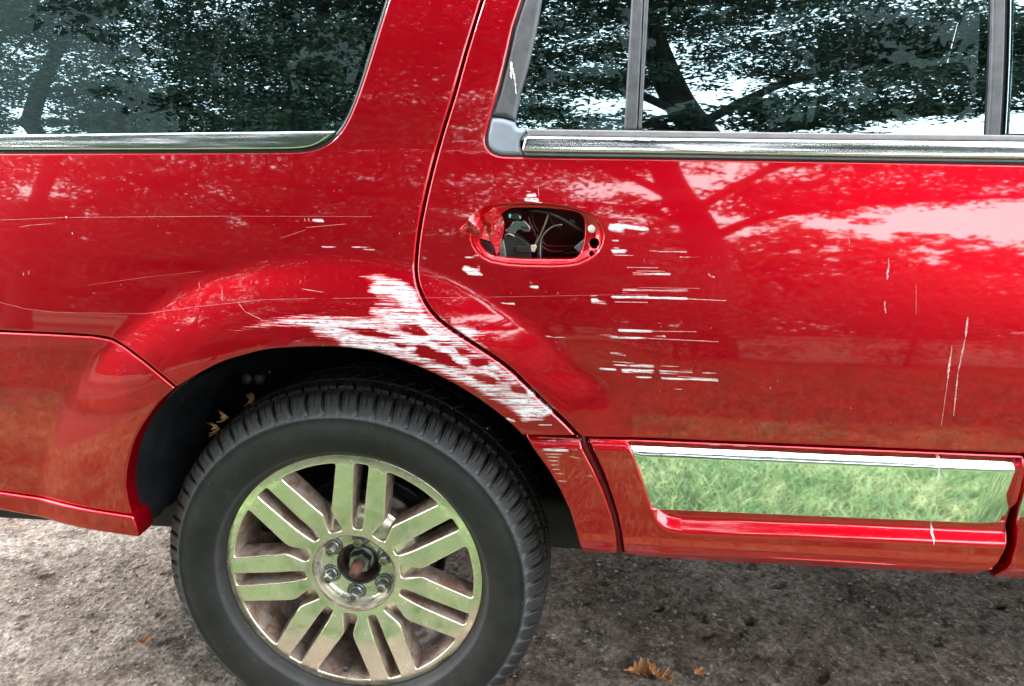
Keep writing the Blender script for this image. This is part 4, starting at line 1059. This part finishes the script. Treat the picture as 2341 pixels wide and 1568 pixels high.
# spindle, washer and nut in the bore
lathe('spindle_washer', [(.030, .078), (.030, .070), (.026, .067), (.018, .066), (.0, .066)], 36, M['steel'], wheel, (0, 0, 0))
hexlathe('spindle_nut', .0245, .045, .068, M['steel'], (0, 0, 0), wheel, cham=.08, rot=.3)
lathe('spindle', [(0, .006), (.0075, .0062), (.0095, .009), (.0098, .02), (.0125, .022), (.013, .046), (.013, .07)], 24, M['rust'], wheel)
lathe('spindle_dimple', [(0, .0066), (.003, .0055), (.0036, .0058), (.0040, .0064)], 14, M['steel_dark'], wheel)
for j in range(6):
    a = 83+60*j; c = to_xz(.0660, a)
    ln = empty('lug_nut', (c[0], 0, c[1]), wheel)
    V1, F1 = lathe_vf([(.0185, .0495), (.0183, .046), (.0165, .0452), (.0150, .047), (.0145, .056)], 28)
    V2_, F2 = lathe_vf([(.0142, .050), (.0142, .043), (.0125, .0405), (.0105, .040)], 28, len(V1))
    V3, F3 = [], []
    o_ = len(V1)+len(V2_)
    for i in range(6):
        b = 2*math.pi*i/6+.2*j
        for q, y in ((.0058, .0195), (.0096, .0195), (.0108, .0215), (.0108, .041)): V3.append((q*math.cos(b), y, q*math.sin(b)))
    F3 = grid_faces(6, 4, True, False, o_)
    V4, F4 = lathe_vf([(.0058, .0195), (.0056, .024), (.0054, .028)], 16, o_+len(V3))
    nm = obj('nut_body', V1+V2_+V3+V4, F1+F2+F3+F4, M['steel'], None)
    nm.data.polygons.foreach_set('use_smooth', [len(p.vertices) == 4 and not (o_ <= p.vertices[0] < o_+24) for p in nm.data.polygons])
    V5, F5 = lathe_vf([(0, .0215), (.0035, .0215), (.0050, .023), (.0052, .035)], 16, 0)
    o2 = len(nm.data.vertices)
    # stud joined as a second material on the same nut: a nut is one sub-part of the wheel
    me = nm.data; allv = [tuple(v.co) for v in me.vertices]+[tuple(v) for v in V5]
    allf = [tuple(p.vertices) for p in me.polygons]+[tuple(i+o2 for i in f) for f in F5]
    sm_ = [p.use_smooth for p in me.polygons]+[True]*len(F5); mi = [0]*len(me.polygons)+[1]*len(F5)
    bpy.data.objects.remove(nm); bpy.data.objects.remove(ln)
    ln = obj('lug_nut', allv, allf, M['steel'], wheel, loc=(c[0], 0, c[1])); ln.data.materials.append(M['stud'])
    ln.data.polygons.foreach_set('use_smooth', sm_); ln.data.polygons.foreach_set('material_index', mi)
# dark seat rings of the lug holes
for j in range(6):
    c = to_xz(.0660, 83+60*j)
    lathe('lug_seat', [(.0205, .0478), (.0200, .0465), (.0184, .0468), (.0178, .0495)], 28, M['steel_dark'], wheel, (c[0], 0, c[1]))
lathe('rim_barrel', [(.272, .004), (.2735, .008), (.270, .014), (.262, .018), (.254, .03), (.2535, .046), (.250, .06), (.243, .09), (.240, .16), (.246, .22), (.262, .235), (.268, .24)], 120, M['rim_side'], wheel)
vp = to_xz(.2335, -96.6)
vs_ = tube('valve_stem', [(vp[0], .020, vp[1]), (vp[0]*.985, .004, vp[1]*.985), (vp[0]*.97, -.004, vp[1]*.97)], [.0075, .0062, .0055], M['black'], wheel, 12)
lathe('brake_disc', [(.070, .085), (.155, .085), (.157, .088), (.157, .108), (.07, .108)], 64, M['brake'], wheel)
lathe('hub_flange', [(.0, .075), (.085, .075), (.088, .080), (.088, .11), (.06, .16)], 40, M['steel_dark'], wheel)
lathe('backing_plate', [(.06, .118), (.165, .122), (.172, .112), (.175, .125), (.06, .135)], 48, M['steel_dark'], wheel)
cal = box('brake_caliper', (-.145, .10, .055), (.075, .09, .17), M['steel_dark'], wheel, .012, (0, R(20), 0))

# tyre: one skin, tread cut as relief
NT = 70*32
pr = [(.2705, .006), (.2725, .000), (.276, -.006), (.283, -.013), (.2835, -.0155), (.288, -.0190), (.300, -.0255), (.315, -.0295), (.330, -.0305), (.345, -.0280), (.3555, -.0245), (.3585, -.0262), (.3615, -.0250), (.366, -.0190)]
ps = []
# tread arc from the shoulder to the far side, parameter s = y
for i in range(64):
    q = i/63
    y = -.0165+.262*q
    h = .405-.016*abs(2*q-1)**2.2-.019*max(0, 1-q/.10)**2-.019*max(0, 1-(1-q)/.10)**2
    ps.append((h, y))
back = [(.366, .250), (.34, .262), (.31, .26), (.28, .245), (.268, .238)]
full = pr+ps+back
th = np.arange(NT)*2*np.pi/NT
pitch = (np.arange(NT) % 32)/32.0
RR = np.empty((NT, len(full))); YYt = np.empty((NT, len(full))); DU = np.zeros((NT, len(full)))
def tri(p, c, w):                      # groove profile around phase c, half width w
    d = np.abs(((p-c+.5) % 1)-.5)
    return np.clip((w-d)/(w*.28+.008), 0, 1)
for j, (r, y) in enumerate(full):
    rj = np.full(NT, r); yj = np.full(NT, y); du = np.zeros(NT)
    if j < len(pr):
        if .285 < r < .35:
            rj += 0
            yj += .0006*np.sin(th*9+r*60)*np.sin(th*4+1)+(.0012 if abs(r-.300) < .001 else 0)
        if abs(r-.283) < .001 or abs(r-.2835) < .001: du += .12
        if j in (11, 12): du += .25
        if j == 13:
            g = tri(pitch, .5, .20); rj -= g*.004; yj += g*.004; du += g*.85+.12
    elif j < len(pr)+64:
        q = (y+.0165)/.262; qq = min(q, 1-q)
        g = np.zeros(NT)
        if qq < .19:                                  # shoulder lugs
            sh = .5+.22*(qq/.19) if q < .5 else .5-.22*(qq/.19)
            wd = .17 - .05*min(1, qq/.05)
            g = np.maximum(g, tri(pitch, sh, wd))
            du += np.clip(1-qq/.035, 0, 1)*(g*.95+.06)
            zig = .012*math.sin(q*170)
            for c in (.86, .14):
                if qq > .03: g = np.maximum(g, .5*tri(pitch, sh+c-.5+.5-.36+zig, .022))
        elif qq < .215: g = np.maximum(g, .75)
        elif qq < .335:                               # inner block row
            sh = .1+.3*(qq-.215)/.12
            g = np.maximum(g, .8*tri(pitch, sh, .09)); g = np.maximum(g, .5*tri(pitch, sh+.5+.03*math.sin(q*200), .03))
        elif qq < .365: g = np.maximum(g, .85)
        else:
            sh = .6-.5*(qq-.365)/.135
            g = np.maximum(g, .6*tri(pitch*1.0, sh, .06))
        rj -= g*.0125
    RR[:, j] = rj; YYt[:, j] = yj; DU[:, j] = du
TV = np.stack([RR*np.cos(th)[:, None], YYt, RR*np.sin(th)[:, None]], -1)
# flattened where it carries the load
low = TV[..., 2] < -(HZ-.0005); TV[..., 2] = np.where(low, -(HZ-.0005), TV[..., 2])
m_ = len(full); I, J = np.meshgrid(np.arange(NT), np.arange(m_-1), indexing='ij')
I2 = (I+1) % NT
TF = np.stack([I*m_+J, I2*m_+J, I2*m_+J+1, I*m_+J+1], -1).reshape(-1, 4)
tyre = fastobj('tyre', TV.reshape(-1, 3), TF, M['tyre'], wheel)
tyre.data.polygons.foreach_set('use_smooth', ~((J.ravel() >= len(pr)-1) & (J.ravel() < len(pr)+64)))
at = tyre.data.attributes.new('dust', 'FLOAT', 'POINT'); at.data.foreach_set('value', DU.ravel().astype(np.float32))
# copies for the other corners
def copy_tree(o, parent):
    c = o.copy(); COL.objects.link(c); c.parent = parent
    for ch in list(o.children): copy_tree(ch, c)
    return c
for loc, rz in (((3.02, 0, HZ), 0), ((0, YF, HZ), math.pi), ((3.02, YF, HZ), math.pi)):
    w = copy_tree(wheel, car); w.location = loc; w.rotation_euler = (0, 0, rz)
    w['label'] = 'another wheel of the same kind, fitted to a further corner'

# ------------------------------------------------------------------ ground
def fbm(x, y, seed, octs):
    """value noise sum on a lattice"""
    g = np.random.default_rng(seed); out = np.zeros_like(x)
    for f, a in octs:
        L = g.random((257, 257))
        X = x*f+100.3; Y = y*f+57.7
        xi = np.floor(X).astype(int); yi = np.floor(Y).astype(int); fx = X-xi; fy = Y-yi
        fx = fx*fx*(3-2*fx); fy = fy*fy*(3-2*fy)
        a00 = L[xi % 257, yi % 257]; a10 = L[(xi+1) % 257, yi % 257]; a01 = L[xi % 257, (yi+1) % 257]; a11 = L[(xi+1) % 257, (yi+1) % 257]
        out += a*((a00*(1-fx)+a10*fx)*(1-fy)+(a01*(1-fx)+a11*fx)*fy-.5)
    return out
pits = []
pg = np.random.default_rng(3)
for _ in range(520):
    pits.append((pg.uniform(-2.2, 2.0), pg.uniform(-.1, 2.2), pg.uniform(.006, .02)*(1 if pg.random() < .8 else 1.7), pg.uniform(0, 3.1), pg.uniform(.45, .9)))
for u, v, r in ((240, 1350, .022), (100, 1320, .020), (85, 1292, .012), (60, 1412, .018), (215, 1420, .02), (330, 1410, .02), (238, 1315, .012), (375, 1472, .02), (1775, 1340, .03), (1500, 1395, .03), (2280, 1390, .03), (1340, 1380, .02), (180, 1437, .014), (60, 1368, .015)):
    P = GR(u, v); pits.append((P[0], P[1], r, .3, .55))
def gheight(x, y):
    z = fbm(x, y, 5, [(1.1, .012), (3.3, .007), (9, .005), (31, .0042), (75, .0036), (160, .0026)])
    for px, py, pr_, pa, pe in pits:
        m = (np.abs(x-px) < pr_*2) & (np.abs(y-py) < pr_*2)
        if m.any():
            dx, dy = x[m]-px, y[m]-py; a = dx*math.cos(pa)+dy*math.sin(pa); b = -dx*math.sin(pa)+dy*math.cos(pa)
            q = np.sqrt(a*a+(b/pe)**2)/pr_
            z[m] -= pr_*.55*np.clip(1-q, 0, 1)**.6
    edge = np.clip(np.minimum.reduce([x+3.0, 3.2-x, y+.36, 3.2-y])/.15, 0, 1)
    near = np.exp(-(((x)/.18)**2+((y-.11)/.2)**2)); z = z*(1-.8*near)
    return z*edge+.004
gx = np.concatenate([np.arange(-3.0, -1.9, .02), np.arange(-1.9, 1.75, .0062), np.arange(1.75, 3.2, .02)])
gy = np.concatenate([np.arange(-.36, .1, .012), np.arange(.1, 1.5, .0062), np.arange(1.5, 3.2, .016)])
X, Y = np.meshgrid(gx, gy, indexing='ij'); Z = gheight(X.ravel(), Y.ravel())
GV = np.stack([X.ravel(), Y.ravel(), Z], -1); n1, n2 = len(gx), len(gy)
I, J = np.meshgrid(np.arange(n1-1), np.arange(n2-1), indexing='ij')
GF = np.stack([I*n2+J, (I+1)*n2+J, (I+1)*n2+J+1, I*n2+J+1], -1).reshape(-1, 4)
pav = tag(fastobj('pavement', GV, GF, M['ground']), kind='structure')
obj2 = obj('ground', [(-400, -400, -.03), (400, -400, -.03), (400, 400, -.03), (-400, 400, -.03)], [(0, 1, 2, 3)], M['lawn'], sm=False); tag(obj2, kind='structure')
dr = obj('driveway', [(-40, -.36, -.004), (40, -.36, -.004), (40, 9, -.004), (-40, 9, -.004)], [(0, 1, 2, 3)], M['ground'], sm=False); tag(dr, kind='structure')
# gravel and litter
def scatter(name, n, rmin, rmax, mat, seed, region, flat=.6, label=None, cat=None, dens=None):
    g = np.random.default_rng(seed)
    base = np.array([(0, 0, 1), (0, 0, -1)]+[(math.cos(a), math.sin(a), h) for h in (.35, -.35) for a in (np.arange(5)*2*math.pi/5+(0 if h > 0 else .6))], float)
    T = [(0, 2+i, 2+(i+1) % 5) for i in range(5)]+[(1, 7+(i+1) % 5, 7+i) for i in range(5)]+[(2+i, 7+i, 2+(i+1) % 5) for i in range(5)]+[(7+i, 7+(i+1) % 5, 2+(i+1) % 5) for i in range(5)]
    x = g.uniform(region[0], region[1], n); y = g.uniform(region[2], region[3], n); z = gheight(x, y)
    r = rmin+(rmax-rmin)*g.random(n)**3
    V = base[None]*(r[:, None, None])*g.uniform(.65, 1.2, (n, 12, 1)); V[..., 2] *= flat
    V[..., 0] *= g.uniform(.7, 1.4, (n, 1))
    a = g.uniform(0, 6.28, n); c, s = np.cos(a)[:, None], np.sin(a)[:, None]
    vx = V[..., 0]*c-V[..., 1]*s; vy = V[..., 0]*s+V[..., 1]*c
    V = np.stack([vx+x[:, None], vy+y[:, None], V[..., 2]+z[:, None]+r[:, None]*.15], -1).reshape(-1, 3)
    Fc = (np.array(T)[None]+np.arange(n)[:, None, None]*12).reshape(-1, 3)
    o = fastobj(name, V, Fc, mat, sm=False); return tag(o, label, cat, kind='stuff')
scatter('gravel', 15000, .0012, .0068, M['stone'], 21, (-2.0, 1.8, .05, 1.9), label='fine loose grit scattered over the worn pavement', cat='gravel')
# straw-like litter bits
g = np.random.default_rng(8); n = 420
x = g.uniform(-1.9, 1.8, n); y = g.uniform(.05, 1.6, n); z = gheight(x, y)+.003; a = g.uniform(0, 6.28, n); L = g.uniform(.006, .024, n); w = .0011
dx, dy = np.cos(a)*L, np.sin(a)*L; nx, ny = -np.sin(a)*w, np.cos(a)*w
V = np.stack([np.stack([x-dx-nx, y-dy-ny, z], -1), np.stack([x+dx-nx, y+dy-ny, z+.002], -1), np.stack([x+dx+nx, y+dy+ny, z+.002], -1), np.stack([x-dx+nx, y-dy+ny, z], -1), np.stack([x, y, z+.004], -1)], 1).reshape(-1, 3)
Fc = (np.array([(0, 1, 4), (1, 2, 4), (2, 3, 4), (3, 0, 4)])[None]+np.arange(n)[:, None, None]*5).reshape(-1, 3)
tag(fastobj('straw_litter', V, Fc, M['twig']), 'dry grass stems and crumbs strewn over the pavement', 'litter', kind='stuff')
# dry oak leaves
def oak_leaf(size, curl, seed):
    """a pointed, deeply lobed leaf: outline in the plane, then curled lengthwise and across"""
    q = random.Random(seed); n = 40; V = []
    lob = [(.00, .02), (.10, .03), (.20, .16), (.26, .05), (.36, .30), (.44, .07), (.54, .38), (.62, .08), (.72, .26), (.80, .07), (.88, .13), (1.0, .005)]
    L = [[(t+q.uniform(-.02, .02) if 0 < t < 1 else t, w*q.uniform(.75, 1.2)) for t, w in lob] for _ in (0, 1)]
    tw = q.uniform(-1, 1); kx = q.uniform(-.15, .15)
    for i in range(n+1):
        t = i/n
        for s in (-1, -.6, -.25, 0, .25, .6, 1):
            Lw = L[0] if s < 0 else L[1]
            w = np.interp(t-.10*abs(s)*(t > .1), [a for a, _ in Lw], [b for _, b in Lw])*abs(s)
            sg = (s > 0)-(s < 0); y = sg*w*size
            x = (t-.5)*size; z = curl*size*(1.4*(t-.5)**2)+curl*(abs(y)**1.5)/size**.5*2.2+tw*.5*x*y/size+.02*size*math.sin(t*19+s*3)
            V.append((x, y+kx*size*math.sin(t*3), z))
    return V, grid_faces(n+1, 7)
def place_leaf(P, size, curl, seed, rot, label, cat='leaf'):
    V, Fc = oak_leaf(size, curl, seed)
    o = obj('oak_leaf', V, Fc, M['dry_leaf'] if size != .0381 else M['dead_leaf'], None, True, P); o.rotation_euler = rot
    so = o.modifiers.new('solid', 'SOLIDIFY'); so.thickness = .0006
    return tag(o, label, cat, 'dry fallen oak leaves')
def gz(P): return (P[0], P[1], float(gheight(np.array([P[0]]), np.array([P[1]]))[0])+.006)
place_leaf(gz(GR(1458, 1548)), .082, .55, 1, (.35, .1, .3), 'orange dry oak leaf on the dark pavement at the bottom edge')
place_leaf(gz(GR(1500, 1556)), .078, .7, 2, (-.3, .2, -.8), 'curled orange oak leaf overlapping another at the bottom edge')
place_leaf(gz(GR(1592, 1553)), .045, .5, 3, (.2, .3, .9), 'small crumpled brown leaf right of the orange leaves')
place_leaf(gz(GR(328, 1472)), .035, .9, 4, (.3, .2, .5), 'small brown leaf scrap on pale pavement left of the tyre')
# leaves caught between tyre and liner
def wl3(u, v, dr=.012):
    d = rayd(u, v); best = None
    for t in np.linspace(.8, 2.2, 1400):
        P = CAMP+t*d; r = math.hypot(P[0], P[2]-HZ)
        if P[1] > .05 and r < .405+dr: best = P; break
    return best if best is not None else CAMP+1.7*d
for i, (u, v, s, c, rt, lb) in enumerate(((576, 901, .0381, 1.0, (1.3, -.9, -.2), 'upper brown leaf wedged on top of the rear tyre'), (519, 948, .0381, 1.3, (1.2, -.6, -.7), 'curled brown leaf wedged behind the tyre tread'), (499, 972, .0381, 1.2, (1.2, -1.0, -.6), 'lowest and longest brown leaf wedged behind the tyre tread'))):
    P = wl3(u+2, v+11, .006); place_leaf(tuple(P), s, c, 20+i, rt, lb)

# ------------------------------------------------------------------ lawn
g = np.random.default_rng(4)
def blades(n, x0, x1, y0, y1, h0, h1, wd, name, label, mat='grass'):
    x = g.uniform(x0, x1, n); y = g.uniform(y0, y1, n)
    clump = fbm(x, y, 9, [(2.5, 1), (7, .8)]); h = g.uniform(h0, h1, n)*(1+.5*clump)
    a = g.uniform(0, 6.28, n); ln = g.uniform(.25, 1.3, n)*h; b = g.uniform(0, 6.28, n)
    wx, wy = np.cos(a)*wd, np.sin(a)*wd; lx, ly = np.cos(b)*ln, np.sin(b)*ln
    z0 = np.full(n, -.03)
    V = np.stack([np.stack([x-wx, y-wy, z0], -1), np.stack([x+wx, y+wy, z0], -1), np.stack([x+lx*.4-wx*.8, y+ly*.4-wy*.8, z0+h*.65], -1), np.stack([x+lx*.4+wx*.8, y+ly*.4+wy*.8, z0+h*.65], -1), np.stack([x+lx, y+ly, z0+h], -1)], 1).reshape(-1, 3)
    Fc = (np.array([(0, 1, 3), (0, 3, 2), (2, 3, 4)])[None]+np.arange(n)[:, None, None]*5).reshape(-1, 3)
    return tag(fastobj(name, V, Fc, M[mat]), label, 'grass', kind='stuff')
blades(95000, -2.6, 4.2, -2.6, -.37, .03, .075, .0022, 'grass', 'short lawn grass beside the car, mirrored in the chrome')
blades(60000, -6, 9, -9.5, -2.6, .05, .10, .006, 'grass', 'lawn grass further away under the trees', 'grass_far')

# ------------------------------------------------------------------ trees (mirrored in windows and paint)
def leaves(centers, radii, per, size, seed, flat=.45):
    g = np.random.default_rng(seed); C = np.repeat(np.array(centers), per, 0); Rr = np.repeat(np.array(radii), per)
    n = len(C); d = g.normal(size=(n, 3)); d /= np.linalg.norm(d, axis=1)[:, None]; d *= (g.random(n)**.45)[:, None]
    d[:, 2] *= flat; P = C+d*Rr[:, None]
    a = g.normal(size=(n, 3)); a[:, 2] *= .45; a /= np.linalg.norm(a, axis=1)[:, None]
    u = g.normal(size=(n, 3)); b = np.cross(a, u); b /= np.linalg.norm(b, axis=1)[:, None]
    s = size*g.uniform(.6, 1.3, n)[:, None]
    V = np.stack([P-a*s, P+b*s*.42-a*s*.1, P+a*s, P-b*s*.42-a*s*.1], 1).reshape(-1, 3)
    Fc = (np.array([(0, 1, 2, 3)])[None]+np.arange(n)[:, None, None]*4).reshape(-1, 4)
    return V, Fc
def tree(base, trunk, limbs, crown, label, seed, leafsize=.06, per=60, r0=.3, mat='leaf', cat='tree', extra=()):
    """trunk: list of points; limbs grow from it; crown = list of (centre, radius xyz, number of clumps)"""
    q = random.Random(seed)
    t = tag(empty('oak_tree' if mat == 'leaf' else 'tree', base), label, cat)
    B = Vector(base)
    V, Fc = [], []
    tr = [Vector(p)-B for p in trunk]; n = len(tr)
    v, f = tube_vf([tuple(p) for p in smooth([tuple(p) for p in tr], 4)], list(np.linspace(r0, r0*.45, (n-1)*4+1)), 12, 0); V += v; Fc += f
    obj('trunk', V, Fc, M['bark'], t)
    LVv, LF = [], []; tips = []
    for lb in limbs:
        pts = smooth([tuple(Vector(p)-B) for p in lb[0]], 5)
        v, f = tube_vf(pts, list(np.linspace(lb[1], lb[1]*.25, len(pts))), 7, len(LVv)); LVv += v; LF += f
        for k_ in range(lb[2] if len(lb) > 2 else 6):
            p = Vector(pts[q.randrange(len(pts)//3, len(pts))]); e_ = p+Vector((q.uniform(-1, 1), q.uniform(-1, 1), q.uniform(-.15, .35)))*q.uniform(.5, 1.3)
            mid = (p+e_)/2+Vector((0, 0, q.uniform(0, .2)))
            v, f = tube_vf([p, mid, e_], [lb[1]*.3, lb[1]*.2, .008], 5, len(LVv)); LVv += v; LF += f; tips.append(tuple(e_)); tips.append(tuple(mid))
    if LVv: obj('limbs', LVv, LF, M['bark'], t)
    cs, rs_ = [], []
    for c, rad, cnt in crown:
        for _ in range(cnt):
            d = Vector((q.gauss(0, 1), q.gauss(0, 1), q.gauss(0, 1))).normalized()*q.random()**.4
            cs.append((c[0]-B.x+d.x*rad[0], c[1]-B.y+d.y*rad[1], c[2]-B.z+d.z*rad[2])); rs_.append(q.uniform(.35, .95)*(1 if mat == 'leaf' else 1.6))
    for p in tips: cs.append(p); rs_.append(q.uniform(.25, .5))
    Vv, Fv = leaves(cs, rs_, per, leafsize, seed)
    fastobj('crown', Vv, Fv, M[mat], t, sm=False)
    return t
#@@TREES
GY = -.03
tree((2.6, -10.5, GY), [(2.6, -10.5, GY), (2.55, -10.5, 2.2), (2.4, -10.5, 3.9), (1.9, -10.4, 5.6), (1.5, -10.2, 8), (1.2, -10, 11)],
     [([(2.45, -10.5, 3.6), (3.2, -10.3, 4.3), (4.4, -10.0, 4.7), (6.2, -9.6, 4.9), (8.0, -9.4, 4.9)], .15, 16), ([(2.2, -10.4, 4.6), (3.6, -9.8, 6.0), (5.6, -9.2, 6.7), (7.6, -9, 6.9)], .13, 14),
      ([(2.0, -10.4, 5.0), (.6, -9.8, 6.0), (-1.6, -9.4, 6.4), (-3.6, -9, 6.3)], .13, 14), ([(1.8, -10.3, 6), (1.4, -8.5, 7.2), (1.2, -6.6, 8)], .11, 10), ([(2.3, -10.4, 4.1), (1.2, -10, 4.6), (-.4, -9.8, 4.7)], .09, 10)],
     [((1.0, -9.8, 8.8), (6.4, 2.8, 3.2), 620), ((6.0, -9.6, 6.9), (3.0, 1.6, 1.3), 190), ((6.0, -9.2, 5.4), (2.8, 1.4, .6), 60), ((3.6, -9.2, 4.7), (1.5, .9, .55), 42), ((-2.8, -4.2, 10.0), (5.6, 3.4, 1.2), 300), ((4.6, -7.4, 11.2), (3.6, 2.4, 1.0), 110), ((1.5, -6.2, 7.9), (5.2, 2.2, .8), 230), ((-6.0, -5.6, 8.9), (4.6, 2.2, .9), 260), ((-2.6, -9.4, 6.2), (4.2, 2, 2.0), 330), ((.2, -10.4, 3.4), (1.5, .8, 1.7), 60)],  # crown also holds clumps added overhead, out of view, to shade car and lawn
     'large leafy oak on the lawn, its trunk mirrored in the rear door window, with unseen crown clumps added for shade', 31, .07, 90, .42)
tree((-3.9, -8.6, GY), [(-3.9, -8.6, GY), (-3.85, -8.6, 2.5), (-3.7, -8.5, 5), (-3.6, -8.4, 8)],
     [([(-3.85, -8.6, 3), (-2.6, -8.3, 3.8), (-1.3, -8.1, 4.1)], .09, 12), ([(-3.8, -8.6, 3.4), (-5.4, -8.3, 4.4), (-7, -8, 4.8)], .10, 12)],
     [((-3.8, -8.6, 4.4), (3.6, 1.8, 3.0), 440), ((-5.0, -8.6, 8.4), (4.2, 2.0, 2.8), 360)],
     'smaller tree with low dense foliage, mirrored in the rear side window', 32, .06, 95, .22)
tree((-9.5, -9.5, GY), [(-9.5, -9.5, GY), (-9.4, -9.5, 3), (-9.3, -9.4, 8)],
     [([(-9.4, -9.5, 3), (-8, -9, 4), (-6.8, -8.6, 4.3)], .1, 10)],
     [((-9.6, -9.5, 5.6), (3.6, 2.2, 4.0), 480), ((-9.8, -9.5, 10), (3.4, 2.2, 2.6), 240)], 'leafy tree at the left, beyond the smaller low one', 33, .07, 70, .28)
tree((-15.5, -10, GY), [(-15.5, -10, GY), (-15.4, -10, 3), (-15.2, -10, 9)], [([(-15.4, -10, 3), (-14, -9.6, 4), (-12.6, -9.4, 4.6)], .1, 10)],
     [((-15.2, -10, 5.6), (4.2, 2.2, 4.6), 520), ((-14.5, -10, 10.5), (3.6, 2.2, 2.6), 220)], 'broad leafy tree standing furthest to the left by the lawn', 34, .075, 62, .3)
fq = random.Random(77)
rowl = ['broad far tree across the lawn, farthest left but one', 'far tree, second from the left end of the row', 'tall far tree left of the middle', 'dense far tree behind the smaller low tree', 'far tree standing behind the big oak trunk', 'far tree just right of the big oak trunk',
        'low far tree under the open patch of sky', 'lowest far tree of the row', 'rounded far tree towards the right', 'wide far tree near the right end', 'last far tree at the right end', 'last far tree at the left end']
for i, (x, y, h, w) in enumerate([(-34, -34, 14, 8), (-25, -36, 15, 8), (-15, -34, 13.5, 7.5), (-6.5, -35, 14, 7), (1.5, -36, 13.5, 6.5), (10, -38, 13, 7), (19, -40, 12.4, 7.5), (28, -43, 12.0, 7.5), (38, -46, 12.5, 8), (49, -46, 13.5, 8.5), (62, -44, 13, 9), (-47, -32, 15, 9)]):
    tree((x, y, GY), [(x, y, GY), (x+.2, y, h*.3), (x, y, h*.7)], [], [((x, y, h*.50), (w, w*.45, h*.48), 330)], rowl[i], 50+i, .27, 42, .3, 'leaf_far')
wv, wr = [], []
for _ in range(3600):
    x = fq.uniform(-110, 120); wv.append((x, -62+fq.uniform(-5, 5), fq.random()*(9.0+1.2*math.sin(x*.13)))); wr.append(fq.uniform(1.2, 2.2))
Vv, Fv = leaves(wv, wr, 26, .5, 99, .7)
tag(fastobj('distant_wood', Vv, Fv, M['leaf_far'], sm=False), 'far low belt of woodland closing the view across the lawn', 'wood', kind='stuff')
for x, y, h, w, lb in ((-1.4, -9.2, 3.0, 1.9, 'wide shrub on the lawn, left of the oak trunk'), (1.7, -8.6, 2.8, 1.8, 'shrub on the lawn in front of the oak trunk'), (4.8, -9.0, 3.0, 1.9, 'shrub on the lawn, first right of the oak trunk'), (8.2, -9.6, 2.7, 2.0, 'shrub on the lawn, furthest right of four')):
    V_, F_ = tube_vf([(0, 0, 0), (.1, 0, h*.3), (.3, .1, h*.6)], [.05, .04, .02], 6)
    sh = tag(empty('shrub', (x, y, GY)), lb, 'shrub')
    obj('stem', V_, F_, M['bark'], sh)
    cs = [(fq.gauss(0, .42)*w, fq.gauss(0, .35)*w*.7, h*fq.uniform(.1, .85)) for _ in range(120)]
    Vv, Fv = leaves(cs, [fq.uniform(.25, .5) for _ in cs], 70, .05, 60+int(x), .8)
    fastobj('foliage', Vv, Fv, M['leaf'], sh, sm=False)
# understory: bushy trees nearer, filling the view below the crowns
for i, (x, y, h, w, lb) in enumerate([(-10.5, -17, 5.6, 3.2, 'bushy low tree at mid distance, leftmost of four'), (-5.0, -18, 6.4, 3.2, 'bushy low tree at mid distance, second of four'), (.2, -19, 6.2, 3.0, 'bushy low tree at mid distance, left of the big oak trunk'), (-16, -16, 6.4, 3.4, 'bushy tree at the far left of the lawn')]):
    tree((x, y, GY), [(x, y, GY), (x+.1, y, h*.4), (x, y, h*.7)], [], [((x, y, h*.55), (w, w*.5, h*.5), 230)], lb, 70+i, .12, 70, .16, 'leaf')
# a background beyond the vehicle so the far windows look onto something
for i, (x, y, h, w) in enumerate([(-14, 30, 9, 7), (-3, 34, 10, 8), (10, 32, 9, 7), (22, 30, 10, 7)]):
    tree((x, y, GY), [(x, y, GY), (x+.2, y, h*.3), (x, y, h*.75)], [], [((x, y, h*.55), (w, w*.5, h*.45), 130)],
         ('tree beyond the far side of the car, leftmost of four', 'tree beyond the far side of the car, second from the left', 'tree beyond the far side of the car, third from the left', 'tree beyond the far side of the car, rightmost of four')[i], 80+i, .26, 34, .3, 'leaf_far')
print('tris', sum(len(o.data.polygons) for o in SC.objects if o.type == 'MESH'))
